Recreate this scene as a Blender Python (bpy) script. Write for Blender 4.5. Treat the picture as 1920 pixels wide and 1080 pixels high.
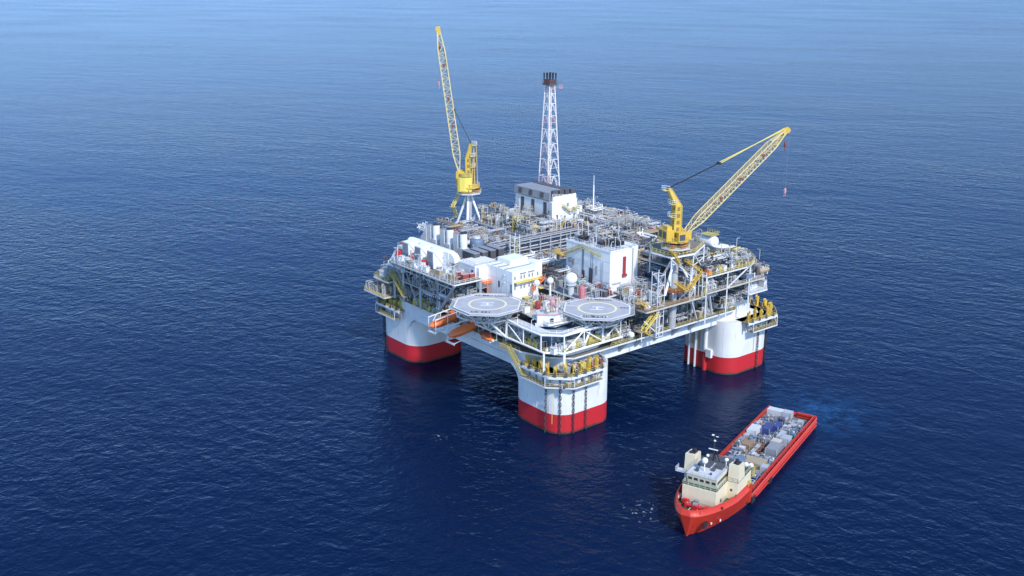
import bpy, math, random
import numpy as np
from mathutils import Vector, Matrix

# ------------------------------------------------------------------ scene, camera, light
for o in list(bpy.data.objects):
    bpy.data.objects.remove(o)
scn = bpy.context.scene
COL = scn.collection
R = math.radians

# world axes: x runs along the front-right side of the platform, y along its front-left side, origin in
# the middle of the nearest column at sea level; metres
cam_d = bpy.data.cameras.new('camera')
cam = bpy.data.objects.new('camera', cam_d)
COL.objects.link(cam)
cam_d.sensor_width = 36.0
cam_d.lens = 36.85
cam_d.clip_start = 1.0
cam_d.clip_end = 80000.0
TH, PIT = 0.892605, 0.296906
Bx = Vector((math.sin(TH), math.cos(TH), 0)); Ay = Vector((-math.cos(TH), math.sin(TH), 0))
def rot0(v): return Vector((Bx.dot(v), Ay.dot(v), v.z))
_f = rot0(Vector((0, math.cos(PIT), -math.sin(PIT))))
_r = rot0(Vector((1, 0, 0)))
_u = rot0(Vector((0, math.sin(PIT), math.cos(PIT))))
M = Matrix((( _r.x, _u.x, -_f.x, -212.71), (_r.y, _u.y, -_f.y, -237.63), (_r.z, _u.z, -_f.z, 141.52), (0, 0, 0, 1)))
cam.matrix_world = M
scn.camera = cam
scn.render.resolution_x, scn.render.resolution_y = 1024, 576

SUN = Vector((-0.14, -0.72, 0.68)).normalized()
world = bpy.data.worlds.new('World'); scn.world = world
world.use_nodes = True
wn = world.node_tree; wn.nodes.clear()
sky = wn.nodes.new('ShaderNodeTexSky'); sky.sky_type = 'NISHITA'; sky.sun_disc = False
sky.sun_elevation = math.asin(SUN.z)
sky.sun_rotation = math.atan2(SUN.x, SUN.y)
sky.altitude = 0; sky.air_density = 1.0; sky.dust_density = 0.0; sky.ozone_density = 8.0
bg = wn.nodes.new('ShaderNodeBackground'); bg.inputs['Strength'].default_value = 0.15
wo = wn.nodes.new('ShaderNodeOutputWorld')
wn.links.new(sky.outputs[0], bg.inputs['Color']); wn.links.new(bg.outputs[0], wo.inputs['Surface'])
sd = bpy.data.lights.new('sun', 'SUN'); sd.energy = 2.25; sd.angle = R(4.0); sd.color = (1.0, 0.95, 0.88)
sun = bpy.data.objects.new('sun', sd); COL.objects.link(sun)
sun.rotation_euler = (-SUN).to_track_quat('-Z', 'Y').to_euler(); sun.location = (0, 0, 300)
scn.view_settings.view_transform = 'Standard'; scn.view_settings.look = 'None'
scn.view_settings.exposure = 0.88; scn.view_settings.gamma = 1.0

# ------------------------------------------------------------------ materials
def nn(nt, t, **kw):
    n = nt.nodes.new(t)
    for k, v in kw.items(): setattr(n, k, v)
    return n
def mix(nt, a, b, f, mode='MIX'):
    m = nn(nt, 'ShaderNodeMix', data_type='RGBA', blend_type=mode)
    for s, i in ((f, 0), (a, 6), (b, 7)):
        if hasattr(s, 'is_linked'): nt.links.new(s, m.inputs[i])
        else: m.inputs[i].default_value = s
    return m.outputs[2]
def ramp(nt, fac, *stops):
    r = nn(nt, 'ShaderNodeValToRGB')
    while len(r.color_ramp.elements) < len(stops): r.color_ramp.elements.new(0.5)
    for e, (p, c) in zip(r.color_ramp.elements, stops):
        e.position = p; e.color = (c, c, c, 1) if isinstance(c, (int, float)) else c
    nt.links.new(fac, r.inputs[0]); return r.outputs[0]
def noise(nt, vec, scale, detail=3.0, rough=0.55, dist=0.0):
    n = nn(nt, 'ShaderNodeTexNoise'); n.inputs['Scale'].default_value = scale
    n.inputs['Detail'].default_value = detail; n.inputs['Roughness'].default_value = rough
    n.inputs['Distortion'].default_value = dist
    nt.links.new(vec, n.inputs['Vector']); return n.outputs['Fac']
def scaled(nt, vec, s, rz=0.0):
    m = nn(nt, 'ShaderNodeMapping'); m.inputs['Scale'].default_value = s; m.inputs['Rotation'].default_value = (0, 0, rz)
    nt.links.new(vec, m.inputs['Vector']); return m.outputs[0]
def rgb(c): return (c[0], c[1], c[2], 1.0)
MATS = {}
def paint(name, col, rough=0.5, dirt=0.25, rust=0.0, metal=0.0, patch=0.35):
    m = bpy.data.materials.new(name); m.use_nodes = True
    nt = m.node_tree; b = nt.nodes['Principled BSDF']
    geo = nn(nt, 'ShaderNodeNewGeometry'); pos = geo.outputs['Position']
    d1 = noise(nt, pos, patch, 4.0)
    f1 = ramp(nt, d1, (0.35, 0.0), (0.75, dirt))
    dark = (col[0]*0.45+0.02, col[1]*0.42+0.017, col[2]*0.38+0.012, 1)
    c = mix(nt, rgb(col), dark, f1)
    st = noise(nt, scaled(nt, pos, (1.3, 1.3, 0.09)), 1.0, 3.0)
    f2 = ramp(nt, st, (0.55, 0.0), (0.8, dirt*0.8))
    c = mix(nt, c, dark, f2)
    if rust > 0:
        rs = noise(nt, scaled(nt, pos, (0.8, 0.8, 0.1)), 1.0, 5.0, 0.65)
        f3 = ramp(nt, rs, (0.6, 0.0), (0.72, rust))
        c = mix(nt, c, (0.28, 0.13, 0.05, 1), f3)
    nt.links.new(c, b.inputs['Base Color'])
    b.inputs['Roughness'].default_value = rough; b.inputs['Metallic'].default_value = metal
    MATS[name] = m; return m
paint('white_paint', (0.80, 0.80, 0.79), 0.45, 0.14, 0.22)
paint('bright_white', (0.84, 0.84, 0.82), 0.4, 0.08)
paint('steel_white', (0.72, 0.73, 0.74), 0.5, 0.2, 0.25)
paint('steel_grey', (0.42, 0.44, 0.46), 0.5, 0.3, 0.35)
paint('pale_grey', (0.62, 0.64, 0.65), 0.5, 0.25, 0.1)
paint('mid_grey', (0.27, 0.28, 0.30), 0.55, 0.3)
paint('dark_grey', (0.09, 0.09, 0.10), 0.6, 0.3)
paint('black', (0.025, 0.025, 0.03), 0.6, 0.1)
paint('grating', (0.23, 0.20, 0.15), 0.8, 0.5, 0.4)
paint('dark_red', (0.36, 0.045, 0.055), 0.5, 0.25)
paint('tan', (0.42, 0.34, 0.22), 0.6, 0.35, 0.2)
paint('beige', (0.58, 0.53, 0.43), 0.6, 0.3)
paint('yellow', (0.72, 0.47, 0.06), 0.45, 0.4, 0.35)
paint('pale_yellow', (0.78, 0.62, 0.16), 0.5, 0.2, 0.2)
paint('crane_yellow', (0.84, 0.67, 0.13), 0.45, 0.12, 0.05)
paint('olive_brown', (0.30, 0.20, 0.05), 0.6, 0.3)
paint('olive_yellow', (0.50, 0.42, 0.12), 0.6, 0.3, 0.2)
paint('orange', (0.90, 0.21, 0.05), 0.4, 0.15)
paint('brown_red', (0.30, 0.07, 0.045), 0.6, 0.3)
paint('red', (0.58, 0.03, 0.035), 0.45, 0.15)
paint('faded_red', (0.62, 0.34, 0.36), 0.6, 0.2)
paint('hull_red', (0.56, 0.022, 0.03), 0.45, 0.14)
paint('ship_red', (0.60, 0.040, 0.018), 0.42, 0.32, 0.3)
paint('deck_green', (0.02, 0.09, 0.06), 0.6, 0.35, 0.2)
paint('blue', (0.05, 0.07, 0.22), 0.5, 0.3)
paint('steel_blue', (0.16, 0.23, 0.33), 0.55, 0.35)
paint('teal', (0.03, 0.27, 0.33), 0.5, 0.25)
paint('pale_teal', (0.30, 0.44, 0.44), 0.5, 0.25)
paint('cream', (0.78, 0.68, 0.47), 0.45, 0.14, 0.12)
paint('helideck_grey', (0.46, 0.465, 0.485), 0.75, 0.4, patch=0.25)
paint('boom_yellow', (0.78, 0.64, 0.30), 0.5, 0.25, 0.2)
paint('cargo_white', (0.45, 0.48, 0.50), 0.5, 0.3, 0.1)
paint('cargo_deck', (0.16, 0.17, 0.18), 0.7, 0.5, 0.2)
paint('marking_white', (0.8, 0.8, 0.8), 0.6, 0.05)
paint('marking_yellow', (0.80, 0.77, 0.46), 0.6, 0.12)
paint('chain_iron', (0.035, 0.035, 0.045), 0.6, 0.1)
paint('glass', (0.03, 0.04, 0.05), 0.12, 0.0)
paint('stack_grey', (0.60, 0.61, 0.61), 0.5, 0.3, 0.2)
paint('pink_red', (0.55, 0.14, 0.16), 0.55, 0.25)
paint('tower_white', (0.84, 0.79, 0.77), 0.45, 0.2)
paint('rail_brown', (0.50, 0.27, 0.12), 0.6, 0.3)
paint('rust_wash', (0.55, 0.42, 0.28), 0.6, 0.5, 0.6)
paint('wood', (0.33, 0.22, 0.13), 0.7, 0.3)

def column_mat():      # white column with red boot topping, weed at the waterline, rust runs
    m = paint('column_white', (0.78, 0.785, 0.775), 0.42, 0.3, 0.5, patch=0.12)
    return m
column_mat()
def red_band_mat():
    m = paint('column_red', (0.56, 0.022, 0.03), 0.42, 0.2, 0.0, patch=0.15)
    nt = m.node_tree; b = nt.nodes['Principled BSDF']
    src = b.inputs['Base Color'].links[0].from_socket
    geo = nn(nt, 'ShaderNodeNewGeometry'); sep = nn(nt, 'ShaderNodeSeparateXYZ')
    nt.links.new(geo.outputs['Position'], sep.inputs[0])
    nz = noise(nt, geo.outputs['Position'], 0.5, 4.0)
    ad = nn(nt, 'ShaderNodeMath', operation='MULTIPLY_ADD'); ad.inputs[1].default_value = 1.6; nt.links.new(nz, ad.inputs[0])
    nt.links.new(sep.outputs['Z'], ad.inputs[2])
    mr = nn(nt, 'ShaderNodeMapRange'); mr.inputs['From Min'].default_value = 1.1; mr.inputs['From Max'].default_value = 1.9
    nt.links.new(ad.outputs[0], mr.inputs['Value'])
    c = mix(nt, (0.07, 0.045, 0.03, 1), src, mr.outputs[0])
    nt.links.new(c, b.inputs['Base Color'])
red_band_mat()

WAVE = 0.42
def water_mat():
    m = bpy.data.materials.new('sea_water'); m.use_nodes = True
    nt = m.node_tree; b = nt.nodes['Principled BSDF']
    geo = nn(nt, 'ShaderNodeNewGeometry'); pos = geo.outputs['Position']
    # wind sea: crests stretched across the wind, crossing trains of different length plus ripples
    def aniso(deg, k): return scaled(nt, scaled(nt, pos, (1, 1, 1), R(-deg)), (k, 1.0, 1.0))
    n1 = noise(nt, aniso(-70, 0.5), 0.045, 2.0, 0.5, 0.3)
    n2 = noise(nt, aniso(-76, 0.62), 0.19, 3.0, 0.55, 0.5)
    n3 = noise(nt, aniso(-8, 0.65), 0.31, 3.0, 0.6, 0.4)
    n4 = noise(nt, aniso(-45, 0.7), 0.75, 2.0, 0.6, 0.3)
    def sc(a, k):
        q = nn(nt, 'ShaderNodeMath', operation='MULTIPLY'); q.inputs[1].default_value = k; nt.links.new(a, q.inputs[0]); return q.outputs[0]
    def add(a, c):
        q = nn(nt, 'ShaderNodeMath', operation='ADD'); nt.links.new(a, q.inputs[0]); nt.links.new(c, q.inputs[1]); return q.outputs[0]
    # gust patches vary the ripple height
    gust = ramp(nt, noise(nt, aniso(-60, 0.45), 0.0055, 5.0, 0.6), (0.32, 0.35), (0.68, 1.5))
    small = nn(nt, 'ShaderNodeMath', operation='MULTIPLY')
    nt.links.new(add(add(sc(n2, 1.15), sc(n3, 0.7)), sc(n4, 0.26)), small.inputs[0]); nt.links.new(gust, small.inputs[1])
    h = add(sc(n1, 1.1), small.outputs[0])
    bp = nn(nt, 'ShaderNodeBump'); bp.inputs['Strength'].default_value = 1.0; bp.inputs['Distance'].default_value = WAVE
    nt.links.new(h, bp.inputs['Height'])
    base = mix(nt, (0.0010, 0.0078, 0.034, 1), (0.0014, 0.0104, 0.045, 1), noise(nt, pos, 0.01, 2.0))
    # churned water behind the ship's stern and foam flecks
    def blob(cx, cy, rad, lo, hi, nscale):
        d = nn(nt, 'ShaderNodeVectorMath', operation='DISTANCE'); d.inputs[1].default_value = (cx, cy, 0); nt.links.new(pos, d.inputs[0])
        mr = nn(nt, 'ShaderNodeMapRange'); mr.inputs['From Min'].default_value = rad; mr.inputs['From Max'].default_value = 0.0
        nt.links.new(d.outputs['Value'], mr.inputs['Value'])
        nz = ramp(nt, noise(nt, pos, nscale, 4.0, 0.65), (lo, 0.0), (hi, 1.0))
        q = nn(nt, 'ShaderNodeMath', operation='MULTIPLY'); nt.links.new(mr.outputs[0], q.inputs[0]); nt.links.new(nz, q.inputs[1])
        return q.outputs[0]
    base = mix(nt, base, (0.012, 0.07, 0.19, 1), blob(70, -52, 24, 0.4, 0.7, 0.16))
    base = mix(nt, base, (0.025, 0.11, 0.24, 1), blob(67, -52, 15, 0.52, 0.66, 0.42))
    base = mix(nt, base, (0.75, 0.8, 0.85, 1), blob(-25.5, -61.5, 7, 0.60, 0.66, 0.75))
    base = mix(nt, base, (0.6, 0.66, 0.72, 1), blob(-41.3, 11.8, 3.5, 0.58, 0.66, 0.9))
    # deep water body under a blue-tinted mirror weighted by Fresnel
    df = nn(nt, 'ShaderNodeBsdfDiffuse'); gl = nn(nt, 'ShaderNodeBsdfGlossy'); fr = nn(nt, 'ShaderNodeFresnel'); mx = nn(nt, 'ShaderNodeMixShader')
    gl.inputs['Color'].default_value = (0.40, 0.455, 0.56, 1); gl.inputs['Roughness'].default_value = 0.2
    fr.inputs['IOR'].default_value = 1.40
    nt.links.new(base, df.inputs['Color']); nt.links.new(bp.outputs[0], gl.inputs['Normal']); nt.links.new(bp.outputs[0], fr.inputs['Normal'])
    nt.links.new(fr.outputs[0], mx.inputs[0]); nt.links.new(df.outputs[0], mx.inputs[1]); nt.links.new(gl.outputs[0], mx.inputs[2])
    nt.links.new(mx.outputs[0], nt.nodes['Material Output'].inputs['Surface']); nt.nodes.remove(b)
    MATS['sea_water'] = m
water_mat()

# ------------------------------------------------------------------ mesh helpers
class MB:
    def __init__(s): s.v = []; s.f = []; s.g = []
    def _add(s, vs, fs):
        k = len(s.v); s.g.append((k, len(s.f))); s.v += [tuple(p) for p in vs]; s.f += [tuple(i+k for i in f) for f in fs]; return s
    def box(s, x0, x1, y0, y1, z0, z1):
        return s._add([(x, y, z) for z in (z0, z1) for x, y in ((x0, y0), (x1, y0), (x1, y1), (x0, y1))],
                      [(3, 2, 1, 0), (4, 5, 6, 7), (0, 1, 5, 4), (1, 2, 6, 5), (2, 3, 7, 6), (3, 0, 4, 7)])
    def cbox(s, x, y, z0, sx, sy, sz): return s.box(x-sx/2, x+sx/2, y-sy/2, y+sy/2, z0, z0+sz)
    def prism(s, poly, z0, z1):
        n = len(poly)
        return s._add([(x, y, z0) for x, y in poly]+[(x, y, z1) for x, y in poly],
                      [tuple(range(n-1, -1, -1)), tuple(range(n, 2*n))]+[(i, (i+1) % n, n+(i+1) % n, n+i) for i in range(n)])
    def loft(s, rings, cap=True):
        n = len(rings[0]); vs = [p for r in rings for p in r]; fs = []
        for k in range(len(rings)-1):
            for i in range(n): fs.append((k*n+i, k*n+(i+1) % n, (k+1)*n+(i+1) % n, (k+1)*n+i))
        if cap: fs += [tuple(range(n-1, -1, -1)), tuple(range((len(rings)-1)*n, len(rings)*n))]
        return s._add(vs, fs)
    def tube(s, p, q, r, n=6, r2=None):
        p = Vector(p); q = Vector(q); d = q-p
        if d.length < 1e-6: return s
        d.normalize(); a = d.orthogonal().normalized()
        if abs(d.z) < 0.95: a = Vector((0, 0, 1)).cross(d).normalized()
        b = d.cross(a); r2 = r if r2 is None else r2; ph = math.pi/n
        ring = lambda c, rr: [c+a*(rr*math.cos(ph+2*math.pi*i/n))+b*(rr*math.sin(ph+2*math.pi*i/n)) for i in range(n)]
        return s.loft([ring(p, r), ring(q, r2)])
    def bar(s, p, q, w): return s.tube(p, q, w*0.707, 4)
    def path(s, pts, r, n=6):
        for a, b in zip(pts, pts[1:]): s.tube(a, b, r, n)
        return s
    def cyl(s, x, y, z0, z1, r, n=16, r2=None):
        r2 = r if r2 is None else r2
        c = [(math.cos(2*math.pi*i/n), math.sin(2*math.pi*i/n)) for i in range(n)]
        return s.loft([[(x+r*a, y+r*b, z0) for a, b in c], [(x+r2*a, y+r2*b, z1) for a, b in c]])
    def lathe(s, x, y, prof, n=16):
        c = [(math.cos(2*math.pi*i/n), math.sin(2*math.pi*i/n)) for i in range(n)]
        return s.loft([[(x+r*a, y+r*b, z) for a, b in c] for r, z in prof])
    def sphere(s, x, y, z, r, n=14):
        return s.lathe(x, y, [(max(r*math.sin(math.pi*k/8), 0.01), z-r*math.cos(math.pi*k/8)) for k in range(9)], n)
    def capsule(s, p, q, r, n=10):
        p = Vector(p); q = Vector(q); d = (q-p).normalized(); a = d.orthogonal().normalized(); b = d.cross(a); rings = []
        for t, k in ((-0.5, 0.05), (-0.4, 0.6), (-0.2, 0.9), (0, 1)):
            rings.append([p+d*(t*r)+(a*math.cos(2*math.pi*i/n)+b*math.sin(2*math.pi*i/n))*(r*k) for i in range(n)])
        for t, k in ((0, 1), (0.2, 0.9), (0.4, 0.6), (0.5, 0.05)):
            rings.append([q+d*(t*r)+(a*math.cos(2*math.pi*i/n)+b*math.sin(2*math.pi*i/n))*(r*k) for i in range(n)])
        return s.loft(rings)
    def torus(s, c, ax, R_, r, n=18, k=5):
        c = Vector(c); ax = Vector(ax).normalized(); a = ax.orthogonal().normalized(); b = ax.cross(a); vs = []; fs = []
        for i in range(n):
            t = 2*math.pi*i/n; e = a*math.cos(t)+b*math.sin(t)
            for j in range(k):
                u = 2*math.pi*j/k; vs.append(c+e*(R_+r*math.cos(u))+ax*(r*math.sin(u)))
        for i in range(n):
            for j in range(k):
                fs.append((i*k+j, ((i+1) % n)*k+j, ((i+1) % n)*k+(j+1) % k, i*k+(j+1) % k))
        return s._add(vs, fs)
    def rail(s, pts, h=1.1, step=2.2, r=0.06):
        for a, b in zip(pts, pts[1:]):
            a = Vector(a); b = Vector(b); L = (b-a).length; n = max(1, round(L/step)); up = Vector((0, 0, 1))
            for i in range(n+1):
                p = a.lerp(b, i/n); s.tube(p, p+up*h, r, 4)
            for k in (1.0, 0.5): s.tube(a+up*h*k, b+up*h*k, r*0.9, 4)
        return s
    def stair(s, p, q, w=1.2, r=0.10):
        p = Vector(p); q = Vector(q); d = q-p; sd_ = Vector((-d.y, d.x, 0)).normalized()*(w/2); n = max(2, int(abs(d.z)/0.45))
        for k in (-1, 1):
            s.bar(p+sd_*k, q+sd_*k, r*2.2); s.bar(p+sd_*k+Vector((0, 0, 1)), q+sd_*k+Vector((0, 0, 1)), r)
            for i in range(0, n+1, 3): c = p.lerp(q, i/n)+sd_*k; s.bar(c, c+Vector((0, 0, 1)), r*0.8)
        fw = Vector((d.x, d.y, 0)).normalized()*0.2
        for i in range(n+1):
            c = p.lerp(q, i/n); a, b = c+sd_-fw, c-sd_-fw; e, g = c-sd_+fw, c+sd_+fw
            s.loft([[a, b, e, g], [a+Vector((0, 0, .07)), b+Vector((0, 0, .07)), e+Vector((0, 0, .07)), g+Vector((0, 0, .07))]])
        return s
    def lattice(s, a0, a1, b0, b1, n, rc, rl):    # flat truss web between chord a and chord b
        a0, a1, b0, b1 = map(Vector, (a0, a1, b0, b1))
        for i in range(n):
            t, u = i/n, (i+1)/n
            if i % 2: s.tube(a0.lerp(a1, t), b0.lerp(b1, u), rl, 4)
            else: s.tube(b0.lerp(b1, t), a0.lerp(a1, u), rl, 4)
            s.tube(a0.lerp(a1, t), b0.lerp(b1, t), rl*0.8, 4)
        s.tube(a1, b1, rl, 4)
        return s
    def mesh(s, name, mat, org=(0, 0, 0), smooth=False):
        me = bpy.data.meshes.new(name)
        me.from_pydata([(x-org[0], y-org[1], z-org[2]) for x, y, z in s.v], [], s.f)
        me.materials.append(MATS[mat] if isinstance(mat, str) else mat)
        import bmesh
        bm = bmesh.new(); bm.from_mesh(me); bmesh.ops.recalc_face_normals(bm, faces=bm.faces); bm.to_mesh(me); bm.free()
        if smooth:
            for p in me.polygons: p.use_smooth = True
            try: me.set_sharp_from_angle(angle=R(40))
            except Exception: pass
        return me

def tag(o, label=None, cat=None, group=None, kind=None):
    if label: o['label'] = label
    if cat: o['category'] = cat
    if group: o['group'] = group
    if kind: o['kind'] = kind
    return o
def thing(name, label, cat, loc=(0, 0, 0), rz=0.0, group=None):
    o = bpy.data.objects.new(name, None); COL.objects.link(o); o.empty_display_size = 0.5
    o.location = loc; o.rotation_euler = (0, 0, rz)
    return tag(o, label, cat, group)
EACH = {'post', 'support_post', 'seam_strip', 'riser_pipe', 'deck_bracket', 'diagonal_brace', 'brace', 'doorway', 'fan_box', 'exhaust_box', 'door', 'roof_louvre', 'rust_patch', 'stiffener_post', 'bollard', 'fender_pocket', 'hull_mark', 'liferaft_canister', 'window', 'pane', 'bridge_window', 'roof_rib', 'sunshade', 'vent_box', 'wall_lamp', 'flare_riser', 'recess', 'floodlight', 'flare_tip', 'house_louvre', 'cabin_opening', 'side_cabin', 'pendant_bar', 'hoist_rope', 'boom_foot', 'canister', 'roof_gear', 'side_locker', 'mast_lamp', 'end_louvre', 'grey_wall_panel', 'rubbing_strip', 'saddle', 'leg', 'hanger_beam', 'annex_block', 'roof_block', 'deck_box'}
def part(name, mb, mat, parent, label=None, smooth=False, local=False):
    if name in EACH and 1 < len(mb.g) <= 60:     # every piece of its own: one mesh per piece
        gs = mb.g+[(len(mb.v), len(mb.f))]; r = None
        for (v0, f0), (v1, f1) in zip(gs, gs[1:]):
            q = MB(); q.v = mb.v[v0:v1]; q.f = [tuple(i-v0 for i in f) for f in mb.f[f0:f1]]; q.g = [(0, 0)]
            r = part1(name, q, mat, parent, label, smooth, local)
        return r
    return part1(name, mb, mat, parent, label, smooth, local)
def part1(name, mb, mat, parent, label=None, smooth=False, local=False):
    """mesh given in world coordinates (local=False) or in the thing's own frame (local=True)"""
    org = (0, 0, 0)
    if not local:
        p = parent
        while p.parent: p = p.parent
        org = tuple(p.location)
    o = bpy.data.objects.new(name, mb.mesh(name, mat, org, smooth)); COL.objects.link(o); o.parent = parent
    if label: o['label'] = label
    return o
def solo(name, mb, mat, label, cat, loc=(0, 0, 0), rz=0.0, group=None, smooth=False, kind=None, local=True):
    o = bpy.data.objects.new(name, mb.mesh(name, mat, (0, 0, 0) if local else loc, smooth)); COL.objects.link(o)
    o.location = loc; o.rotation_euler = (0, 0, rz)
    return tag(o, label, cat, group, kind)
KIDS = {}
def copy_tree(root):
    def rec(o, par):
        c = o.copy(); COL.objects.link(c)
        if par: c.parent = par
        for k in kids(o): rec(k, c)
        return c
    return rec(root, None)
def kids(o):
    if o.name not in KIDS: KIDS[o.name] = [k for k in COL.objects if k.parent == o]
    return KIDS[o.name]

# ------------------------------------------------------------------ setting
MB_ = MB()
sea = MB()._add([(-60000, -60000, 0), (60000, -60000, 0), (60000, 60000, 0), (-60000, 60000, 0)], [(0, 1, 2, 3)])
solo('sea', sea, 'sea_water', 'deep blue rippled open sea', None, kind='structure')

# ------------------------------------------------------------------ platform hull
SP, CW, CR = 80.58, 24.5, 6.8
def rrect(cx, cy, w, r, n=9, z=0.0):
    h = w/2; out = []
    for sx, sy, a0 in ((1, 1, 0), (-1, 1, 90), (-1, -1, 180), (1, -1, 270)):
        for i in range(n+1):
            a = R(a0+90*i/n); out.append((cx+sx*(h-r)+r*math.cos(a), cy+sy*(h-r)+r*math.sin(a), z))
    return out
hull = thing('platform_hull', 'white and red floating platform hull with four columns joined by deck beams', 'platform hull', (0, 0, 0))
COLS = [(0, 0), (SP, 0), (0, SP), (SP, SP)]
for i, (cx, cy) in enumerate(COLS):
    top = 20.0 if i < 3 else 24.0
    m = MB().loft([rrect(cx, cy, CW, CR, 12, 6.6), rrect(cx, cy, CW, CR, 12, top)])
    c = part('column', m, 'column_white', hull, smooth=True)
    part('red_band', MB().loft([rrect(cx, cy, CW, CR, 12, -14), rrect(cx, cy, CW, CR, 12, 6.6)]), 'column_red', c, smooth=True)
    # raised inner head of the column, set back from the outer corner
    hx0, hx1 = (cx-7.5, cx+12) if cx == 0 else (cx-12, cx+7.5)
    hy0, hy1 = (cy-7.5, cy+12) if cy == 0 else (cy-12, cy+7.5)
    if i < 3:
        part('column_head', MB().prism([(p[0], p[1]) for p in rrect((hx0+hx1)/2, (hy0+hy1)/2, hx1-hx0, 5, 6)], top, 26.4), 'column_white', hull, smooth=True)
    # weld seams and rubbing strips
    sm = MB()
    for k in range(4):
        a = rrect(cx, cy, CW+0.06, CR, 12)[k*13+4]; sm.tube((a[0], a[1], 6.7), (a[0], a[1], top-2), 0.06, 4)
    part('seam_strip', sm, 'steel_white', c)
# deck beams: front-left (with big flares into the columns), front-right, and the two far ones
def flare(L0, L1):
    zb = 17.8; pts = [(5.0, 5.0), (6.2, 9.2), (7.6, 12.6), (9.0, 15.4), (10.6, 17.0), (12.0, zb)]
    return pts+[(SP-y, z) for y, z in reversed(pts)]+[(SP-3, 24.0), (3, 24.0)]
prof = flare(0, SP)
def beam_x(x0, x1):   # runs along y
    return MB().loft([[(x, y, z) for y, z in prof] for x in (x0, x1)])
def beam_y(y0, y1, p=prof):
    return MB().loft([[(x, y, z) for x, z in p] for y in (y0, y1)])
flat = [(5, 18.6), (SP-5, 18.6), (SP-5, 24), (5, 24)]
part('deck_beam', beam_x(-12.1, -2), 'column_white', hull)
part('deck_beam', beam_y(-6.0, 6.0, flat), 'column_white', hull)
part('deck_beam', MB().box(SP-6, SP+6, 5, SP-5, 18.6, 24), 'column_white', hull)
part('deck_beam', MB().box(5, SP-5, SP-6, SP+6, 18.6, 24), 'column_white', hull)
g = MB()
for x in (19.5, 27, 36, 45, 53.5):
    w = 0.5
    g.loft([[(x-w, -6.0, 23.9), (x-w, -9.6, 23.9), (x-w, -9.6, 23.5), (x-w, -6.0, 19.6)],
            [(x+w, -6.0, 23.9), (x+w, -9.6, 23.9), (x+w, -9.6, 23.5), (x+w, -6.0, 19.6)]])
part('deck_bracket', g, 'steel_grey', hull)
part('longitudinal_stiffener', MB().box(11, 69, -6.12, -5.9, 21.1, 21.3), 'steel_white', hull)
part('pipe_line', MB().tube((-12.3, 14, 20.6), (-12.3, 64, 20.6), 0.16, 6), 'steel_white', hull)
# vertical pipes on the flanks
pp = MB()
for x, y in ((-12.2, 5.4), (-12.2, -1.4)): pp.tube((x-0.1, y, 6.7), (x-0.1, y, 17), 0.06, 6)
for x, y in ((68.3, 3.0), (68.3, 6.0)): pp.tube((x-0.3, y, -1), (x-0.3, y, 19), 0.42, 8)
pp.tube((68.2, -1.6, 7.5), (68.2, -1.6, 19), 0.75, 10)
part('riser_pipe', pp, 'steel_white', hull)
part('caisson', MB().tube((68.2, -1.6, -1), (68.2, -1.6, 6.4), 0.8, 10), 'red', hull)
part('pump_box', MB().box(67.3, 69, -5.0, -2.6, 5.6, 8.6), 'white_paint', hull)
part('rust_patch', MB().box(68.2, 68.31, 1.0, 2.2, 7.0, 15.5).box(68.2, 68.31, 4.0, 5.2, 8.5, 14).box(82.0, 82.5, -12.28, -12.2, 7, 16.5).box(84.6, 84.9, -12.28, -12.2, 8, 16), 'rust_wash', hull)
# access ladder on the near column
ld = MB()
for dy in (-0.7, 0.7): ld.bar((-10.9+dy, -8.9-dy, 3.2), (-10.9+dy, -8.9-dy, 15.5), 0.16)
for k in range(24): ld.bar((-11.6, -8.2, 3.4+k*0.5), (-10.2, -9.6, 3.4+k*0.5), 0.09)
part('ladder', ld, 'pale_yellow', hull)

# mooring chains, each a thing of its own
def chain(x, y, nx, ny, z0, z1, label):
    m = MB(); n = int((z1-z0)/1.15)
    for k in range(n):
        z = z0+1.15*(k+0.5)
        w = (nx, ny, 0) if k % 2 else (-ny, nx, 0)
        t = MB().torus((0, 0, 0), w, 0.34, 0.13, 10, 4)
        m._add([(a, b, c*1.75+z) for a, b, c in t.v], t.f)
    solo('mooring_chain', m, 'chain_iron', label, 'chain', (x, y, 0), 0, 'mooring chains hanging down the columns')
def on_round(cx, cy, deg, off=0.55):
    # point on the rounded outer corner of a column
    sx = -1 if cx == 0 else 1; sy = -1 if cy == 0 else 1
    h = CW/2-CR; a = R(deg); nx, ny = math.cos(a), math.sin(a)
    return cx+sx*h+(CR+off)*nx, cy+sy*h+(CR+off)*ny, nx, ny
for deg, t in ((187, 'leftmost of the four dark chains on the nearest column'), (226, 'second from the left of the four dark chains on the nearest column'),
               (261, 'third from the left of the four dark chains on the nearest column'), (None, 'rightmost of the four dark chains on the nearest column')):
    x, y, nx, ny = on_round(0, 0, deg) if deg else (-1.4, -12.8, 0, -1); chain(x, y, nx, ny, -3, 16.6, t)
for deg, t in ((150, 'dark chain hanging at the far left edge of the left column'), (130, 'dark chain behind the left edge of the left column')):
    x, y, nx, ny = on_round(0, SP, deg, 0.9); chain(x, y, nx, ny, -3, 17, t)
for deg, t in ((None, 'dark chain down the right column, left of its outer edge'), (318, 'dark chain hanging at the right edge of the right column'), (330, 'dark chain behind the right edge of the right column')):
    x, y, nx, ny = on_round(SP, 0, deg, 0.9) if deg else (84.0, -12.8, 0, -1); chain(x, y, nx, ny, -3, 17, t)

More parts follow.
